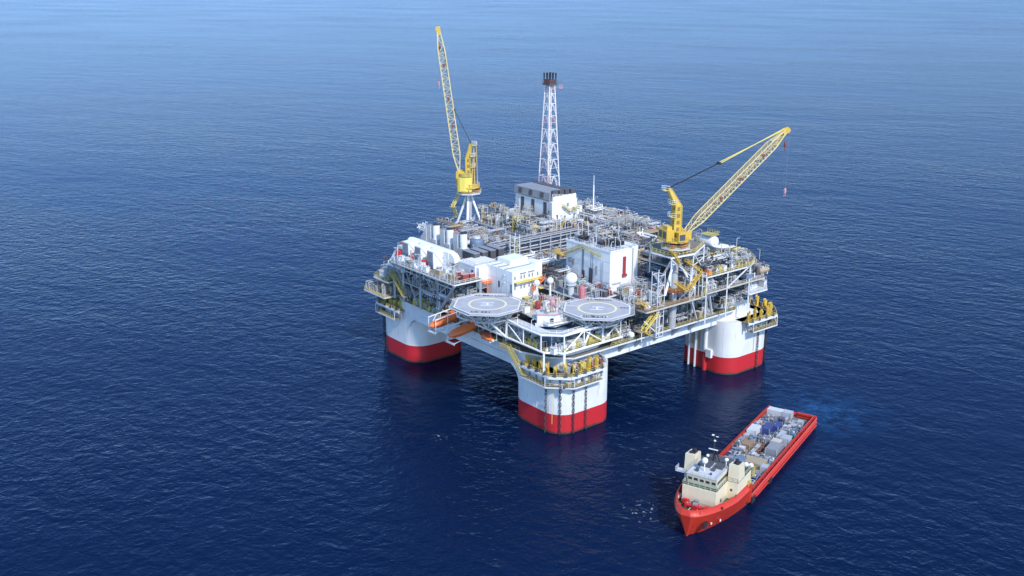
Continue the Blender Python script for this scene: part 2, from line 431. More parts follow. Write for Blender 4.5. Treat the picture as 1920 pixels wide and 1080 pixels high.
# ------------------------------------------------------------------ mooring platforms on the outer corners
def corner_poly(cx, cy, out, inn, cut, sx, sy):
    # L-shaped corner strip with a cut corner; sx, sy point outwards
    P = [(-inn, out), (out-cut, out), (out, out-cut), (out, -inn), (out-6, -inn), (out-6, out-6-cut*0.4), (out-6-cut*0.4, out-6), (-inn, out-6)]
    return [(cx+sx*a, cy+sy*b) for a, b in P]
winch_n = {}
def fairlead(x, y, z, rz, label, tall):
    t = thing('chain_stopper', label, 'chain stopper', (x, y, z), rz, 'yellow chain stoppers along the mooring platforms')
    part('frame', MB().box(-0.5, -0.28, -0.55, 0.3, 0, tall).box(0.28, 0.5, -0.4, 0.5, 0, tall*.9).box(-0.7, 0.7, -.9, .9, -0.02, 0.35), 'olive_yellow' if 'left' in label.split('the ')[1].split(' moor')[0] else 'yellow', t, local=True)
    part('sheave', MB().tube((-0.28, 0, tall*0.65), (0.28, 0, tall*0.65), 0.75, 12), 'olive_yellow', t, local=True)
    part('motor', MB().tube((-0.2, 1.3, 0.9), (-0.2, 2.2, 0.9), 0.5, 8).box(-.6, .6, 1.1, 2.4, -0.02, .4), 'dark_grey', t, local=True)
def mooring(cx, cy, sx, sy, who):
    t = thing('mooring_platform', 'mooring platform with yellow rails wrapped round the outer corner of the '+who+' column', 'platform', (cx, cy, 19.6))
    z = 20.0; out = {'nearest': 13.9, 'left': 14.6, 'right': 15.2}[who]
    poly = corner_poly(cx, cy, out, 6, 5.0, sx, sy)
    part('deck_plate', MB().prism(poly, z-0.5, z), 'grating', t)
    e = MB(); pts = [poly[k] for k in (0, 1, 2, 3)]
    for a, b in zip(pts, pts[1:]): e.bar((a[0], a[1], z-0.3), (b[0], b[1], z-0.3), 0.75)
    part('edge_beam', e, 'steel_white', t)
    part('railing', MB().rail([(p[0], p[1], z) for p in pts], 1.2, 1.8, 0.075), 'pale_yellow', t)
    lo = corner_poly(cx, cy, out+0.9, 4, 6.5, sx, sy); zl = 16.7
    inner = corner_poly(cx, cy, out-1.4, 4, 5.5, sx, sy)
    lp = [lo[k] for k in (0, 1, 2, 3)]; ip = [inner[k] for k in (3, 2, 1, 0)]
    part('walkway', MB().prism(lp+ip, zl-0.35, zl), 'grating', t)
    e = MB()
    for a, b in zip(lp, lp[1:]): e.bar((a[0], a[1], zl-0.2), (b[0], b[1], zl-0.2), 0.4)
    for p in lp:
        e.bar((p[0], p[1], zl), (p[0], p[1], z-0.4), 0.2)
    part('walkway_edge', e, 'steel_white', t)
    part('walkway_railing', MB().rail([(p[0], p[1], zl) for p in lp], 1.2, 1.5, 0.07), 'olive_yellow', t)
    k = MB()
    for i in range(12):
        a = Vector((*pts[1], 0)).lerp(Vector((*pts[2], 0)), 0.5) if 4 < i < 7 else (Vector((*pts[0], 0)).lerp(Vector((*pts[1], 0)), i/5) if i < 5 else Vector((*pts[2], 0)).lerp(Vector((*pts[3], 0)), (i-7)/4))
        d = Vector((cx-a.x, cy-a.y, 0)).normalized(); b = a+d*1.5
        k.bar((b.x, b.y, zl), (b.x, b.y, z-0.5), 0.55)
    part('stiffener_post', k, 'mid_grey', t)
    pts3 = [Vector((p[0], p[1], z)) for p in pts]; n = 0
    tot = [('first', .08), ('second', .3), ('third', .55), ('fourth', .8), ('fifth', 1.0)]
    for seg, cnt in ((0, 4), (1, 2), (2, 4)):
        for i in range(cnt):
            p = pts3[seg].lerp(pts3[seg+1], (i+0.5)/cnt); d = Vector((cx-p.x, cy-p.y, 0)).normalized(); q = p+d*2.0
            n += 1
            ordn = ['first', 'second', 'third', 'fourth', 'fifth', 'sixth', 'seventh', 'eighth', 'ninth', 'tenth'][n-1 if sx < 0 and sy < 0 else n-1]
            fairlead(q.x, q.y, z+0.02, math.atan2(d.y, d.x)+math.pi/2, 'yellow chain stopper on the %s mooring platform, %s along its rail' % (who, ordn), 3.0+1.2*((n*7) % 3)/2)
mooring(0, 0, -1, -1, 'nearest'); mooring(0, SP, -1, 1, 'left'); mooring(SP, 0, 1, -1, 'right')

# ------------------------------------------------------------------ decks
def edge_loop(m, pts, z, w):
    for a, b in zip(pts, pts[1:]+pts[:1]): m.bar((a[0], a[1], z), (b[0], b[1], z), w)
def deck(name, label, poly, z, th, rails, plate='grating', edge='steel_white', railc='steel_white', h=1.1):
    cx = sum(p[0] for p in poly)/len(poly); cy = sum(p[1] for p in poly)/len(poly)
    t = thing(name, label, 'deck', (cx, cy, z))
    part('deck_plate', MB().prism(poly, z-th, z), plate, t)
    e = MB(); edge_loop(e, poly, z-0.25, 0.45); part('edge_beam', e, edge, t)
    if rails:
        for r in rails: part('railing', MB().rail([(p[0], p[1], z) for p in r], h, 2.2, 0.075), railc, t)
    return t
# walkways along the beams at hull-top level
t = deck('main_deck', 'lowest deck of olive grating on top of the hull beams', [(-13.2, 6), (-13.2, 74), (-6, 92), (74, 92), (92, 74), (92, 6), (74, -9.6), (12, -9.6), (-4, -9.6), (-9.6, -4)], 24.2, 0.5,
         [[(-13.2, 6), (-13.2, 74), (-6, 92)], [(12, -9.6), (74, -9.6), (92, 6)]], 'grating', 'steel_white', 'olive_yellow')
# truss round the near corner
ch = [(-13.4, 52), (-13.4, -6.0), (-9.0, -10.6), (16, -10.6)]
t = thing('truss_deck', 'white tubular truss deck over the nearest column under the helidecks', 'deck', (-8, -5, 27))
part('deck_plate', MB().prism([(-13, 50), (-13, -5.6), (-8.6, -10.2), (16, -10.2), (16, 22), (22, 50)], 26.4, 26.9), 'grating', t)
m = MB()
for a, b in zip(ch, ch[1:]): m.tube((*a, 27), (*b, 27), 0.38, 8)
part('chord', m, 'bright_white', t)
up = [(-13.4, 50), (-13.4, -4.6), (-8.4, -9.6), (16, -9.6)]
m = MB()
for a, b in zip(up, up[1:]): m.tube((*a, 32.4), (*b, 32.4), 0.32, 8)
part('chord', m, 'bright_white', t)
m = MB()
for y in (50, 40, 31, 22, 13, 4, -4.6): m.tube((-13.4, y, 27), (-13.4, y, 32.4), 0.22, 8)
for x in (-8.4, 0, 8, 16): m.tube((x, -9.8, 27), (x, -9.8, 32.4), 0.24, 8)
m.tube((-13.4, -6, 20), (-13.4, -6, 27), 0.35, 8); m.tube((-9, -10.6, 20), (-9, -10.6, 27), 0.45, 8)
part('post', m, 'bright_white', t)
m = MB()
for y0, y1 in ((40, 31), (22, 31), (22, 13), (4, 13)): m.tube((-13.4, y0, 27), (-13.4, y1, 32.4), 0.21, 8)
for x0, x1 in ((-8.4, 0), (8, 0), (8, 16)): m.tube((x0, -10, 27.2), (x1, -9.7, 32.4), 0.23, 8)
part('diagonal_brace', m, 'bright_white', t)
part('railing', MB().rail([(-13.2, 50, 27.2), (-13.2, -5.6, 27.2), (-8.8, -10.2, 27.2), (16, -10.2, 27.2)], 1.2, 1.8, 0.08), 'olive_yellow', t)
part('walkway_railing', MB().rail([(-12.4, 12, 32.7), (-12.4, -4.2, 32.7), (-8, -9, 32.7), (0, -9, 32.7)], 1.2, 2, 0.075), 'bright_white', t)
part('walkway', MB().box(-13.2, -9, -4, 12, 32.2, 32.5).prism([(-13.2, -4), (-9, -4), (-6, -6.4), (2, -6.4), (2, -9.6), (-8.4, -9.6), (-13.2, -5)], 32.2, 32.52), 'pale_grey', t)

# left production deck: mid level and upper level, overhanging the front-left side
LEFT_UP = [(-17.4, 35.5), (-17.4, 74.5), (-11, 82), (2, 91), (34, 98), (36, 97), (36, 58), (13.2, 58), (13.2, 39), (-5, 39), (-6, 35.5)]
deck('process_deck', 'shaded middle deck on the left side packed with dark piping', [(-13.4, 38), (-13.4, 80), (2, 90), (26, 93), (26, 40)], 32, 0.4, [[(-13.4, 38), (-13.4, 80), (2, 90)]], 'mid_grey', 'steel_grey', 'beige')
t = deck('production_deck', 'broad upper deck on the left carrying the exhaust stacks', LEFT_UP, 40, 0.5, [[(-6, 35.5), (-17.4, 35.5), (-17.4, 74.5), (-11, 82), (2, 91), (34, 98)], [(36, 58), (13.2, 58), (13.2, 39)]], 'grating')
m = MB()
for y in (51, 62, 73, 79): m.bar((-13.4, y, 24), (-13.4, y, 39.4), 0.85)
m.bar((-6, 36, 27), (-6, 36, 39.4), 0.8); m.bar((2, 37, 27), (2, 37, 39.4), 0.8)
part('support_post', m, 'steel_grey', t)
m = MB(); m.bar((-17, 36, 39.3), (-13.6, 51, 25), 0.75)
for y in (62, 73, 79): m.bar((-13.4, y-9, 25 if y > 62 else 32), (-13.4, y, 39), 0.4)
for y in (51, 62, 74): m.bar((-17.2, y, 39.2), (-13.6, y, 33), 0.35)
m.bar((-13.4, 42, 39), (-13.4, 51, 32), .45); m.bar((-13.4, 42, 33), (-13.4, 42, 39), .4); m.bar((-13.4, 46.5, 30), (-13.4, 46.5, 39), .3); m.bar((-13.4, 42, 33), (-13.4, 51, 33), .35)
part('diagonal_brace', m, 'steel_grey', t)
m = MB()
for z in (36.2,): m.bar((-13.5, 42, z), (-13.5, 79, z), 0.35)
for k in range(6): y = 53+k*4; m.bar((-15.4, y, 39.2), (-15.4, y, 36.4), 0.22)
part('hanger_beam', m, 'steel_white', t)

# right production deck
deck('process_deck', 'middle deck with orange rails along the right side', [(24, -13.4), (53, -13.4), (53, 18), (24, 18)], 34.4, 0.45, [[(24, 0), (24, -13.4), (53, -13.4)]], 'grating', 'beige', 'rail_brown')
deck('process_deck', 'narrow process deck halfway up at the right end of the platform', [(53, -13.4), (84, -13.4), (92, -6), (92, 26), (53, 26)], 35.2, 0.4, [[(53, -13.4), (84, -13.4), (92, -6), (92, 26)]], 'mid_grey', 'beige', 'beige')
t = deck('production_deck', 'upper deck at the right end crowded with dark pipework', [(53, -13.4), (76, -13.4), (84, -9), (89, -2), (89, 60), (53, 60)], 41, 0.45, [[(53, 4), (53, -13.4), (76, -13.4), (84, -9), (89, -2), (89, 60)]], 'grating', 'steel_white', 'pale_yellow')
m = MB()
for x in (53.2, 64, 76): m.bar((x, -13.3, 24.2), (x, -13.3, 40.6), 0.42)
m.bar((88.5, -2, 27), (88.5, -2, 40.6), .5)
part('support_post', m, 'steel_white', t)
m = MB(); m.bar((53.4, -13.4, 39), (61, -9.6, 25), 0.6); m.bar((46, -13, 34), (53, -9.6, 25), 0.5); m.bar((64, -13.3, 35), (76, -13.3, 41), 0.35); m.bar((76, -13.3, 40), (81, -11, 27), 0.5)
part('diagonal_brace', m, 'steel_white', t)
deck('balcony_deck', 'small balcony deck stepping down at the outer right end', [(76, -13.6), (86, -13.6), (94, -6), (94, 8), (84, 8), (76, -4)], 30.5, 0.5, [[(76, -13.6), (86, -13.6), (94, -6), (94, 8)]], 'pale_grey', 'steel_white', 'pale_grey')
deck('balcony_deck', 'tan balcony deck jutting out past the left column, lowest of its pair', [(-17.5, 80), (-17.5, 94), (-12, 98.5), (-4, 98.5), (-4, 88), (-8, 80)], 24.6, .4, [[(-17.5, 80), (-17.5, 94), (-12, 98.5), (-4, 98.5)]], 'tan', 'pale_grey', 'pale_yellow')
deck('balcony_deck', 'tan balcony deck above another past the left column', [(-15.5, 80.2), (-15.5, 90), (-8, 95.5), (-2, 95.5), (-2, 86), (-8, 80.2)], 30.2, .4, [[(-15.5, 80.2), (-15.5, 90), (-8, 95.5), (-2, 95.5)]], 'tan', 'steel_white', 'olive_yellow')
# centre decks
deck('production_deck', 'centre upper deck between the white process building and the quarters', [(12, 2), (70, 2), (70, 58), (12, 58)], 36.5, 0.45, [], 'mid_grey')
deck('production_deck', 'raised back deck carrying the white generator building', [(36, 58), (89, 58), (89, 95), (36, 95)], 43, 0.5, [[(36, 95), (36, 58), (89, 58), (89, 95)]], 'grating')
deck('quarters_deck', 'deck between the two helidecks in front of the white quarters', [(-8, -2), (24, -6), (24, 22), (-5, 22)], 34, 0.4, [[(24, -6), (-8, -2), (-5, 22)]], 'beige', 'bright_white', 'bright_white')

# ------------------------------------------------------------------ helidecks
def text_mesh(s, size, mat, name, parent, p, dirv, extrude=0.02, bold=0.0):
    cu = bpy.data.curves.new(name, 'FONT'); cu.body = s; cu.size = size; cu.align_x = 'CENTER'; cu.align_y = 'CENTER'
    cu.extrude = extrude; cu.offset = bold; cu.space_character = 1.15
    tmp = bpy.data.objects.new('tmp', cu); COL.objects.link(tmp)
    dg = bpy.context.evaluated_depsgraph_get(); me = bpy.data.meshes.new_from_object(tmp.evaluated_get(dg))
    bpy.data.objects.remove(tmp)
    me.materials.clear(); me.materials.append(MATS[mat])
    a = math.atan2(dirv[1], dirv[0])
    me.transform(Matrix.Translation(p) @ Matrix.Rotation(a, 4, 'Z'))
    o = bpy.data.objects.new(name, me); COL.objects.link(o); o.parent = parent
    return o
D = Vector((0.7071, -0.7071, 0)); F_ = Vector((0.7071, 0.7071, 0))   # along the front edge / inwards
def helideck(x, y, z, label, legs, tint, sign, toptext, sidetext, twist, line):
    t = thing('helideck', label, 'helideck', (x, y, z), 0, 'octagonal grey helidecks side by side')
    a = 10.6; rr = a/math.cos(math.pi/8)
    oc = lambda r, zz: [(r*math.cos(R(22.5+45*k)), r*math.sin(R(22.5+45*k)), zz) for k in range(8)]
    part('deck_plate', MB().loft([oc(rr, -0.5), oc(rr, 0)]), tint, t, local=True)
    m = MB(); o8 = oc(rr, 0)
    i8 = oc(rr-0.45, 0)
    for k in range(8):
        A, B, C_, E_ = o8[k], o8[(k+1) % 8], i8[(k+1) % 8], i8[k]
        m.loft([[A, B, C_, E_], [(p[0], p[1], 0.015) for p in (A, B, C_, E_)]])
    part('edge_line', m, 'marking_white', t, local=True)
    n = 48; m = MB()
    ring = lambda r, zz: [(r*math.cos(2*math.pi*k/n), r*math.sin(2*math.pi*k/n), zz) for k in range(n)]
    for k in range(n):
        q = (k+1) % n; o_, i_ = ring(6.35, 0), ring(5.65, 0)
        m.loft([[o_[k], o_[q], i_[q], i_[k]], [(p[0], p[1], 0.02) for p in (o_[k], o_[q], i_[q], i_[k])]])
    part('landing_circle', m, 'marking_yellow', t, local=True)
    # the letter H, lying on its side as seen from the sea
    H = MB(); u = Vector((math.cos(R(-45+twist)), math.sin(R(-45+twist)), 0)); w = Vector((-u.y, u.x, 0))
    def strip(c, du, dw, hu, hw):
        P = [c+u*du+w*dw+u*a_*hu+w*b_*hw for a_, b_ in ((-1, -1), (1, -1), (1, 1), (-1, 1))]
        H.loft([[(p.x, p.y, 0.0) for p in P], [(p.x, p.y, 0.022) for p in P]])
    O = Vector((0, 0, 0))
    strip(O, -0.25, -1.25, 2.0, 0.28); strip(O, 0.25, 1.25, 2.0, 0.28); strip(O, 0, 0, 0.35, 0.97)
    part('letter_h', H, 'marking_white', t, local=True)
    m = MB(); pts = [Vector(p) for p in line]
    for p, q in zip(pts, pts[1:]):
        d = (q-p).normalized(); s_ = Vector((-d.y, d.x, 0))*0.16
        P = [p-s_, q-s_, q+s_, p+s_]; m.loft([[tuple(k) for k in P], [(k.x, k.y, 0.018) for k in P]])
    part('taxi_line', m, 'marking_yellow', t, local=True)
    c = -F_*8.5+D*(-0.7 if sidetext else -1.0)
    if sign[1]:
        P = [c+D*a_*3.7+F_*b_*1.05 for a_, b_ in ((-1, -1), (1, -1), (1, 1), (-1, 1))]
        part('name_panel', MB().loft([[(p.x, p.y, 0) for p in P], [(p.x, p.y, 0.016) for p in P]]), 'dark_grey', t, local=True)
        text_mesh(sign[0], 1.75, 'marking_white', 'name_lettering', t, c+Vector((0, 0, 0.03)), D, bold=0.02)
    else:
        text_mesh(sign[0], 1.9, 'black', 'name_lettering', t, c+Vector((0, 0, 0.03)), D, bold=0.05)
    text_mesh(toptext, 1.5, 'black', 'side_lettering', t, F_*8.8+Vector((0, 0, 0.03))+D*0.4, D, bold=0.03)
    if sidetext: text_mesh(sidetext, 1.3, 'black', 'side_lettering', t, D*8.6+F_*1.2+Vector((0, 0, 0.03)), D, bold=0.03)
    # perimeter safety net sloping out, with its arms
    m = MB(); lo = oc(rr, -0.55); hi = oc(rr+1.35, -0.15)
    for k in range(8):
        q = (k+1) % 8; A, B, C_, E_ = map(Vector, (lo[k], lo[q], hi[q], hi[k]))
        m.bar(E_, C_, 0.16)
        for i in range(9):
            m.bar(A.lerp(B, i/8), E_.lerp(C_, i/8), 0.10)
        for i in range(1, 4): m.bar(A.lerp(E_, i/4), B.lerp(C_, i/4), 0.07)
    part('safety_net', m, 'pale_grey', t, local=True)
    # underside lattice and legs
    m = MB(); tp = oc(rr*0.93, -0.55); bt = oc(rr*0.62, -4.2); ii = oc(rr*0.35, -0.55)
    for k in range(8):
        q = (k+1) % 8; A, B, C_, E_ = map(Vector, (tp[k], tp[q], bt[q], bt[k])); I = Vector(ii[k])
        m.bar(A, B, 0.45); m.bar(E_, C_, 0.35); m.bar(A, E_, 0.32); mid = A.lerp(B, 0.5); m.bar(mid, E_, 0.26); m.bar(mid, C_, 0.26)
        m.bar(A.lerp(B, .25), E_, .16); m.bar(A.lerp(B, .75), C_, .16); m.bar(A.lerp(E_, .5), B.lerp(C_, .5), .18)
        m.bar(E_, I, 0.26); m.bar(A, I, 0.3); m.bar(E_, Vector(bt[(k+3) % 8]), 0.22); m.bar(A, Vector(tp[(k+4) % 8]), 0.28)
    part('lattice_frame', m, 'pale_grey', t, local=True)
    for (lx, ly), (gx, gy, gz) in legs:
        part('leg', MB().tube((lx-x, ly-y, -3.8), (gx-x, gy-y, gz-z), 0.36, 8), 'bright_white', t, local=True)
    return t
helideck(-15.7, 19.6, 37.0, 'left octagonal helideck, its yellow circle above the orange lifeboats',
         [((-13.4, 12), (-13.4, 4, 32.4)), ((-13.4, 12), (-13.4, 13, 27)), ((-12, 25), (-13.4, 31, 32.4)), ((-11, 19), (-11, 19, 27)), ((-20, 19), (-13.4, 22, 27)), ((-19, 15), (-13.4, 13, 27)), ((-20, 25), (-13.4, 31, 27))],
         'helideck_grey', ('LC 251', False), 'AT MBLI LACTE', None, 8, [(4.1, -4.5, 0), (5.3, -6.6, 0), (7.6, -7.4, 0), (10.3, -8.6, 0)])
helideck(9.0, -6.0, 37.0, 'right octagonal helideck with a dark name panel on its front edge',
         [((4, -9), (-8.4, -9.6, 32.4)), ((4, -9), (0, -9.8, 27)), ((8, -9.8), (8, -9.8, 27)), ((13, -8), (16, -9.8, 27)), ((13, -2), (16, 2, 27)), ((5, 0), (4, 2, 27)), ((6, -12), (0, -9.8, 32.4))],
         'helideck_grey', ('CML YC27', True), 'CL MECAN', 'OPA', 0, [(-3.6, 5.2, 0), (-4.6, 7.2, 0), (-6.4, 8.6, 0), (-6.2, 10.4, 0)])

# ------------------------------------------------------------------ cranes
def boom_mesh(heel, tip, up, w, d, n, rc, rl, t, mat):
    heel, tip, up = Vector(heel), Vector(tip), Vector(up); ax = (tip-heel).normalized()
    side = ax.cross(up).normalized(); nrm = side.cross(ax).normalized(); L = (tip-heel).length
    def sec(s, kw, kd): c = heel+ax*s; return [c+side*(w/2*kw*i)+nrm*(d/2*kd*j) for i, j in ((-1, -1), (1, -1), (1, 1), (-1, 1))]
    stations = [(0, 1.0, 0.15), (L*0.13, 1, 1), (L*0.84, 0.95, 0.95), (L*0.985, 0.35, 0.35)]
    m = MB(); lace = MB(); S_ = [sec(*k) for k in stations]
    for A, B, k in ((S_[0], S_[1], max(2, n//7)), (S_[1], S_[2], n), (S_[2], S_[3], max(2, n//6))):
        for i in range(4):
            m.tube(A[i], B[i], rc, 6); j = (i+1) % 4
            lace.lattice(A[i], B[i], A[j], B[j], k, rc, rl)
    part('boom_chords', m, mat, t); part('boom_lacing', lace, mat, t)
    # walkway plates seen as brown bands and the solid tip
    pl = MB(); q = sec(L*.14, .9, .93); q2 = sec(L*.83, .86, .9); pl.loft([[q[2], q[3], q[3]+nrm*.06, q[2]+nrm*.06], [q2[2], q2[3], q2[3]+nrm*.06, q2[2]+nrm*.06]])
    part('boom_walkway', pl, 'tan', t)
    pl = MB()
    for s in (0.33, 0.52, 0.75):
        for k in (1.0, -1.0):
            c = heel+ax*(L*s)+side*(w/2*k); pl.loft([[c+ax*a_+nrm*b_+side*(.25*e_) for a_, b_ in ((-.5, -.4), (.5, -.4), (.5, .4), (-.5, .4))] for e_ in (-1, 1)])
    part('sheave_block', pl, 'brown_red', t)
    A = sec(L*0.86, .93, .93); B = sec(L*0.975, .42, .42)
    part('boom_tip_plate', MB().loft([A[:2]+[p+nrm*-.15 for p in A[1::-1]], B[:2]+[p+nrm*-.15 for p in B[1::-1]]]).loft([A[2:]+[p+nrm*.15 for p in A[:1:-1]], B[2:]+[p+nrm*.15 for p in B[:1:-1]]]), mat, t)
    hd = MB(); c = sec(L*0.99, 0.4, 0.4)
    hd.loft([sec(L*0.96, .5, .6), sec(L*1.015, .4, .5)])
    hd.tube(tip-side*0.7-nrm*0.3, tip+side*0.7-nrm*0.3, 0.85, 12)
    part('boom_head', hd, 'yellow', t)
    return ax, side, nrm
def crane(x, y, zb, zp, heel, tip, masttop, label, cfg):
    t = thing('pedestal_crane', label, 'crane', (x, y, zb), 0, 'yellow lattice boom cranes')
    part('pedestal', MB().cyl(x, y, zb, zp, cfg['pr'], 20).cyl(x, y, zb+4, zb+4.3, cfg['pr']+.15, 20), 'steel_grey', t, smooth=True)
    for p, q in cfg['struts']:
        part('strut', MB().tube(p, q, cfg.get('sr', 0.42), 10), 'bright_white', t, smooth=True)
    m = MB(); pr = cfg['plat']; poly = [(x+pr*math.cos(R(22.5+45*k)), y+pr*math.sin(R(22.5+45*k))) for k in range(8)]
    part('service_platform', MB().prism(poly, zp-0.5, zp), 'pale_grey', t)
    rp = [(p[0], p[1], zp) for p in poly]+[(poly[0][0], poly[0][1], zp)]
    part('platform_railing', MB().rail(rp, 1.2, 2.4, 0.06), 'pale_yellow', t)
    b = MB()
    rng = random.Random(int(x))
    for k in range(9): a = rng.uniform(0, 6.28); r_ = pr*0.68; b.cbox(x+r_*math.cos(a), y+r_*math.sin(a), zp+0.01, 1.2, 1.0, rng.uniform(.7, 1.5))
    part('deck_box', b, 'brown_red', t)
    zs = zp+1.9
    part('slew_ring', MB().cyl(x, y, zp, zs, cfg['pr']*1.25, 20), 'dark_grey', t)
    hr = Vector((heel[0]-x, heel[1]-y, 0)).normalized(); sd_ = Vector((-hr.y, hr.x, 0))
    c = Vector((x, y, 0))
    def obox(mb, f0, f1, s0, s1, z0, z1):
        P = [c+hr*f+sd_*s for f, s in ((f0, s0), (f1, s0), (f1, s1), (f0, s1))]
        mb.loft([[(p.x, p.y, z0) for p in P], [(p.x, p.y, z1) for p in P]]); return mb
    part('slew_deck', MB().cyl(x, y, zs, zs+0.6, pr*0.86, 16), 'yellow', t)
    part('slew_railing', MB().rail([(x+pr*.84*math.cos(R(k*30)), y+pr*.84*math.sin(R(k*30)), zs+.6) for k in range(13)], 1.2, 3, 0.08), 'pale_yellow', t)
    z1 = zs+0.62; mt_z = masttop[2]-.8
    if cfg['round_house']:
        hx, hy = cfg['round_house']
        part('machinery_house', MB().prism([(hx+a*.779*1.0+b_*-.6, hy-a*.627*1.0+b_*-.74) for a, b_ in ((-2.9, -2.2), (-2.9, 1.2), (-2.0, 2.0), (0, 2.4), (2.0, 2.0), (2.8, 1.3), (2.8, -2.2))], zp+0.7, zp+6.4), 'crane_yellow', t)
        part('ladder_frame', MB().bar((x+1.6, y-2.0, zp+2), (x+1.4, y-1.8, mt_z), .28).bar((x+2.6, y-2.6, zp+2), (x+2.2, y-2.4, mt_z), .24).bar((x+.4, y-1.6, zp+3), (x+1.3, y-1.7, mt_z-4), .3), 'yellow', t)
        part('house_top', MB().cyl(hx, hy, zp+6.6, zp+7.8, 2.2, 16).cbox(hx+1, hy-2, zp+6.6, 1.4, 1.0, 1.4), 'olive_yellow', t)
    else:
        part('machinery_house', obox(obox(MB(), -5.0, -2.2, -2.9, 2.9, z1, z1+3.6), -4.4, -2.6, -2.0, 1.2, z1+3.6, z1+4.8), 'yellow', t)
        part('house_louvre', obox(obox(MB(), -5.06, -4.9, -2.3, -0.3, z1+.8, z1+3.0), -5.06, -4.9, 0.4, 2.4, z1+.8, z1+3.0), 'dark_grey', t)
        part('side_cabin', obox(obox(MB(), -2.4, .6, 2.6, 4.6, z1, z1+3.4), -1.5, 1.2, -4.7, -2.8, z1, z1+3.0), 'yellow', t)
        part('cabin_opening', obox(obox(obox(MB(), -1.9, -.9, 4.55, 4.68, z1+.5, z1+2.8), -.6, .3, 4.55, 4.68, z1+.5, z1+2.8), -1.2, .9, -4.78, -4.65, z1+.4, z1+2.4), 'dark_grey', t)
        part('winch_drums', obox(MB(), -1.4, 1.0, -2.2, 2.2, z1+.2, z1+2.6), 'olive_yellow', t)
    # operator's cab beside the boom heel
    part('cab', obox(MB(), 1.2, 3.6, 2.0, 3.9, z1+0.3, z1+3.0), 'yellow', t)
    part('cab_window', obox(obox(MB(), 3.58, 3.68, 2.2, 3.7, z1+1.2, z1+2.6), 1.6, 3.3, 3.88, 3.97, z1+1.4, z1+2.6), 'glass', t)
    part('boom_foot', obox(obox(MB(), 1.5, 4.8, -1.9, -1.3, z1-.2, heel[2]+.5), 1.5, 4.8, 1.3, 1.9, z1-.2, heel[2]+.5), 'yellow', t)
    # king post, bent forward near the top
    mt = Vector(masttop); base = c-hr*0.2; mid = Vector((x, y, z1+(mt.z-z1)*0.66)); rings = []
    for p, wf, ws in ((Vector((base.x, base.y, z1)), 1.75*cfg['mw'], 1.55*cfg['mw']), (mid+hr*0.1, 1.4*cfg['mw'], 1.3*cfg['mw']), (mid.lerp(mt, .55)-hr*.1, 1.05*cfg['mw'], 1.1*cfg['mw']), (mt, 0.5, 0.7)):
        rings.append([p+hr*a*wf+sd_*b_*ws for a, b_ in ((-1, -1), (1, -1), (1, 1), (-1, 1))])
    part('king_post', MB().loft(rings), 'yellow', t)
    ho = MB()
    for k in range(4):
        A0, A1, B0, B1 = rings[0][k], rings[1][k], rings[0][(k+1) % 4], rings[1][(k+1) % 4]
        for i in range(5):
            t0, t1 = (i+.25)/5, (i+.8)/5
            quad = [A0.lerp(A1, t0).lerp(B0.lerp(B1, t0), .28), A0.lerp(A1, t0).lerp(B0.lerp(B1, t0), .72), A0.lerp(A1, t1).lerp(B0.lerp(B1, t1), .72), A0.lerp(A1, t1).lerp(B0.lerp(B1, t1), .28)]
            nq = (quad[1]-quad[0]).cross(quad[3]-quad[0]).normalized()*.05
            ho.loft([[p-nq for p in quad], [p+nq for p in quad]])
    part('post_cutouts', ho, 'olive_brown', t)
    lm = MB()
    for k in range(4):
        q0 = rings[0][k]; q1 = rings[1][k]; q2 = rings[3][k]
        o_ = (q0-base); o_.z = 0; o_ = o_.normalized()*0.12
        lm.bar(q0+o_, q1+o_, 0.22); lm.bar(q1+o_, q2+o_, 0.2)
    for k in range(8):
        p = Vector(rings[0][0]).lerp(Vector(rings[1][0]), k/8); lm.bar(p-hr*.2, p-hr*.2+sd_*2.6, 0.14)
    part('post_ribs', lm, 'olive_yellow', t)
    pl = MB(); rl = MB()
    for k, zz in enumerate((z1+(mt.z-z1)*0.45, z1+(mt.z-z1)*0.70, mt.z-0.6)):
        P = [c-hr*f+sd_*s for f, s in ((0.9, -1.4), (2.7, -1.4), (2.7, 1.4), (0.9, 1.4))]
        if k == 2:
            P = [mt-hr*f+sd_*s for f, s in ((0.3, -1.1), (2.2, -1.1), (2.2, 1.1), (0.3, 1.1))]
        pl.loft([[(p.x, p.y, zz-.12) for p in P], [(p.x, p.y, zz) for p in P]])
        rl.rail([(p.x, p.y, zz) for p in P]+[(P[0].x, P[0].y, zz)], 1.3, 1.4, 0.07)
    part('post_platform', pl, 'pale_yellow', t); part('post_railing', rl, 'bright_white', t)
    part('mast_sheave', MB().tube(mt-sd_*0.6, mt+sd_*0.6, 0.7, 12), 'dark_grey', t)
    ax, side, nrm = boom_mesh(heel, tip, (0, 0, 1), cfg['bw'], cfg['bd'], cfg['bn'], 0.19, 0.095, t, cfg['bm'])
    # boom hoist: ropes from the king post to a bridle, bars from there to the tip
    br = mt.lerp(Vector(tip), 0.42) if cfg['bridle'] is None else Vector(cfg['bridle'])
    rp = MB()
    for s in (-0.45, -0.15, 0.15, 0.45): rp.tube(mt+sd_*s, br+sd_*s*0.8, 0.06, 4)
    part('hoist_rope', rp, 'black', t)
    part('bridle', MB().tube(br-sd_*0.8, br+sd_*0.8, 0.5, 8), 'black', t)
    part('pendant_bar', MB().tube(br-sd_*.6, Vector(tip)-side*0.5+nrm*.6, 0.16, 6).tube(br+sd_*.6, Vector(tip)+side*0.5+nrm*.6, 0.16, 6), 'tan' if cfg['round_house'] else 'pale_yellow', t)
    # falls and hook blocks
    tp = Vector(tip)+ax*0.5
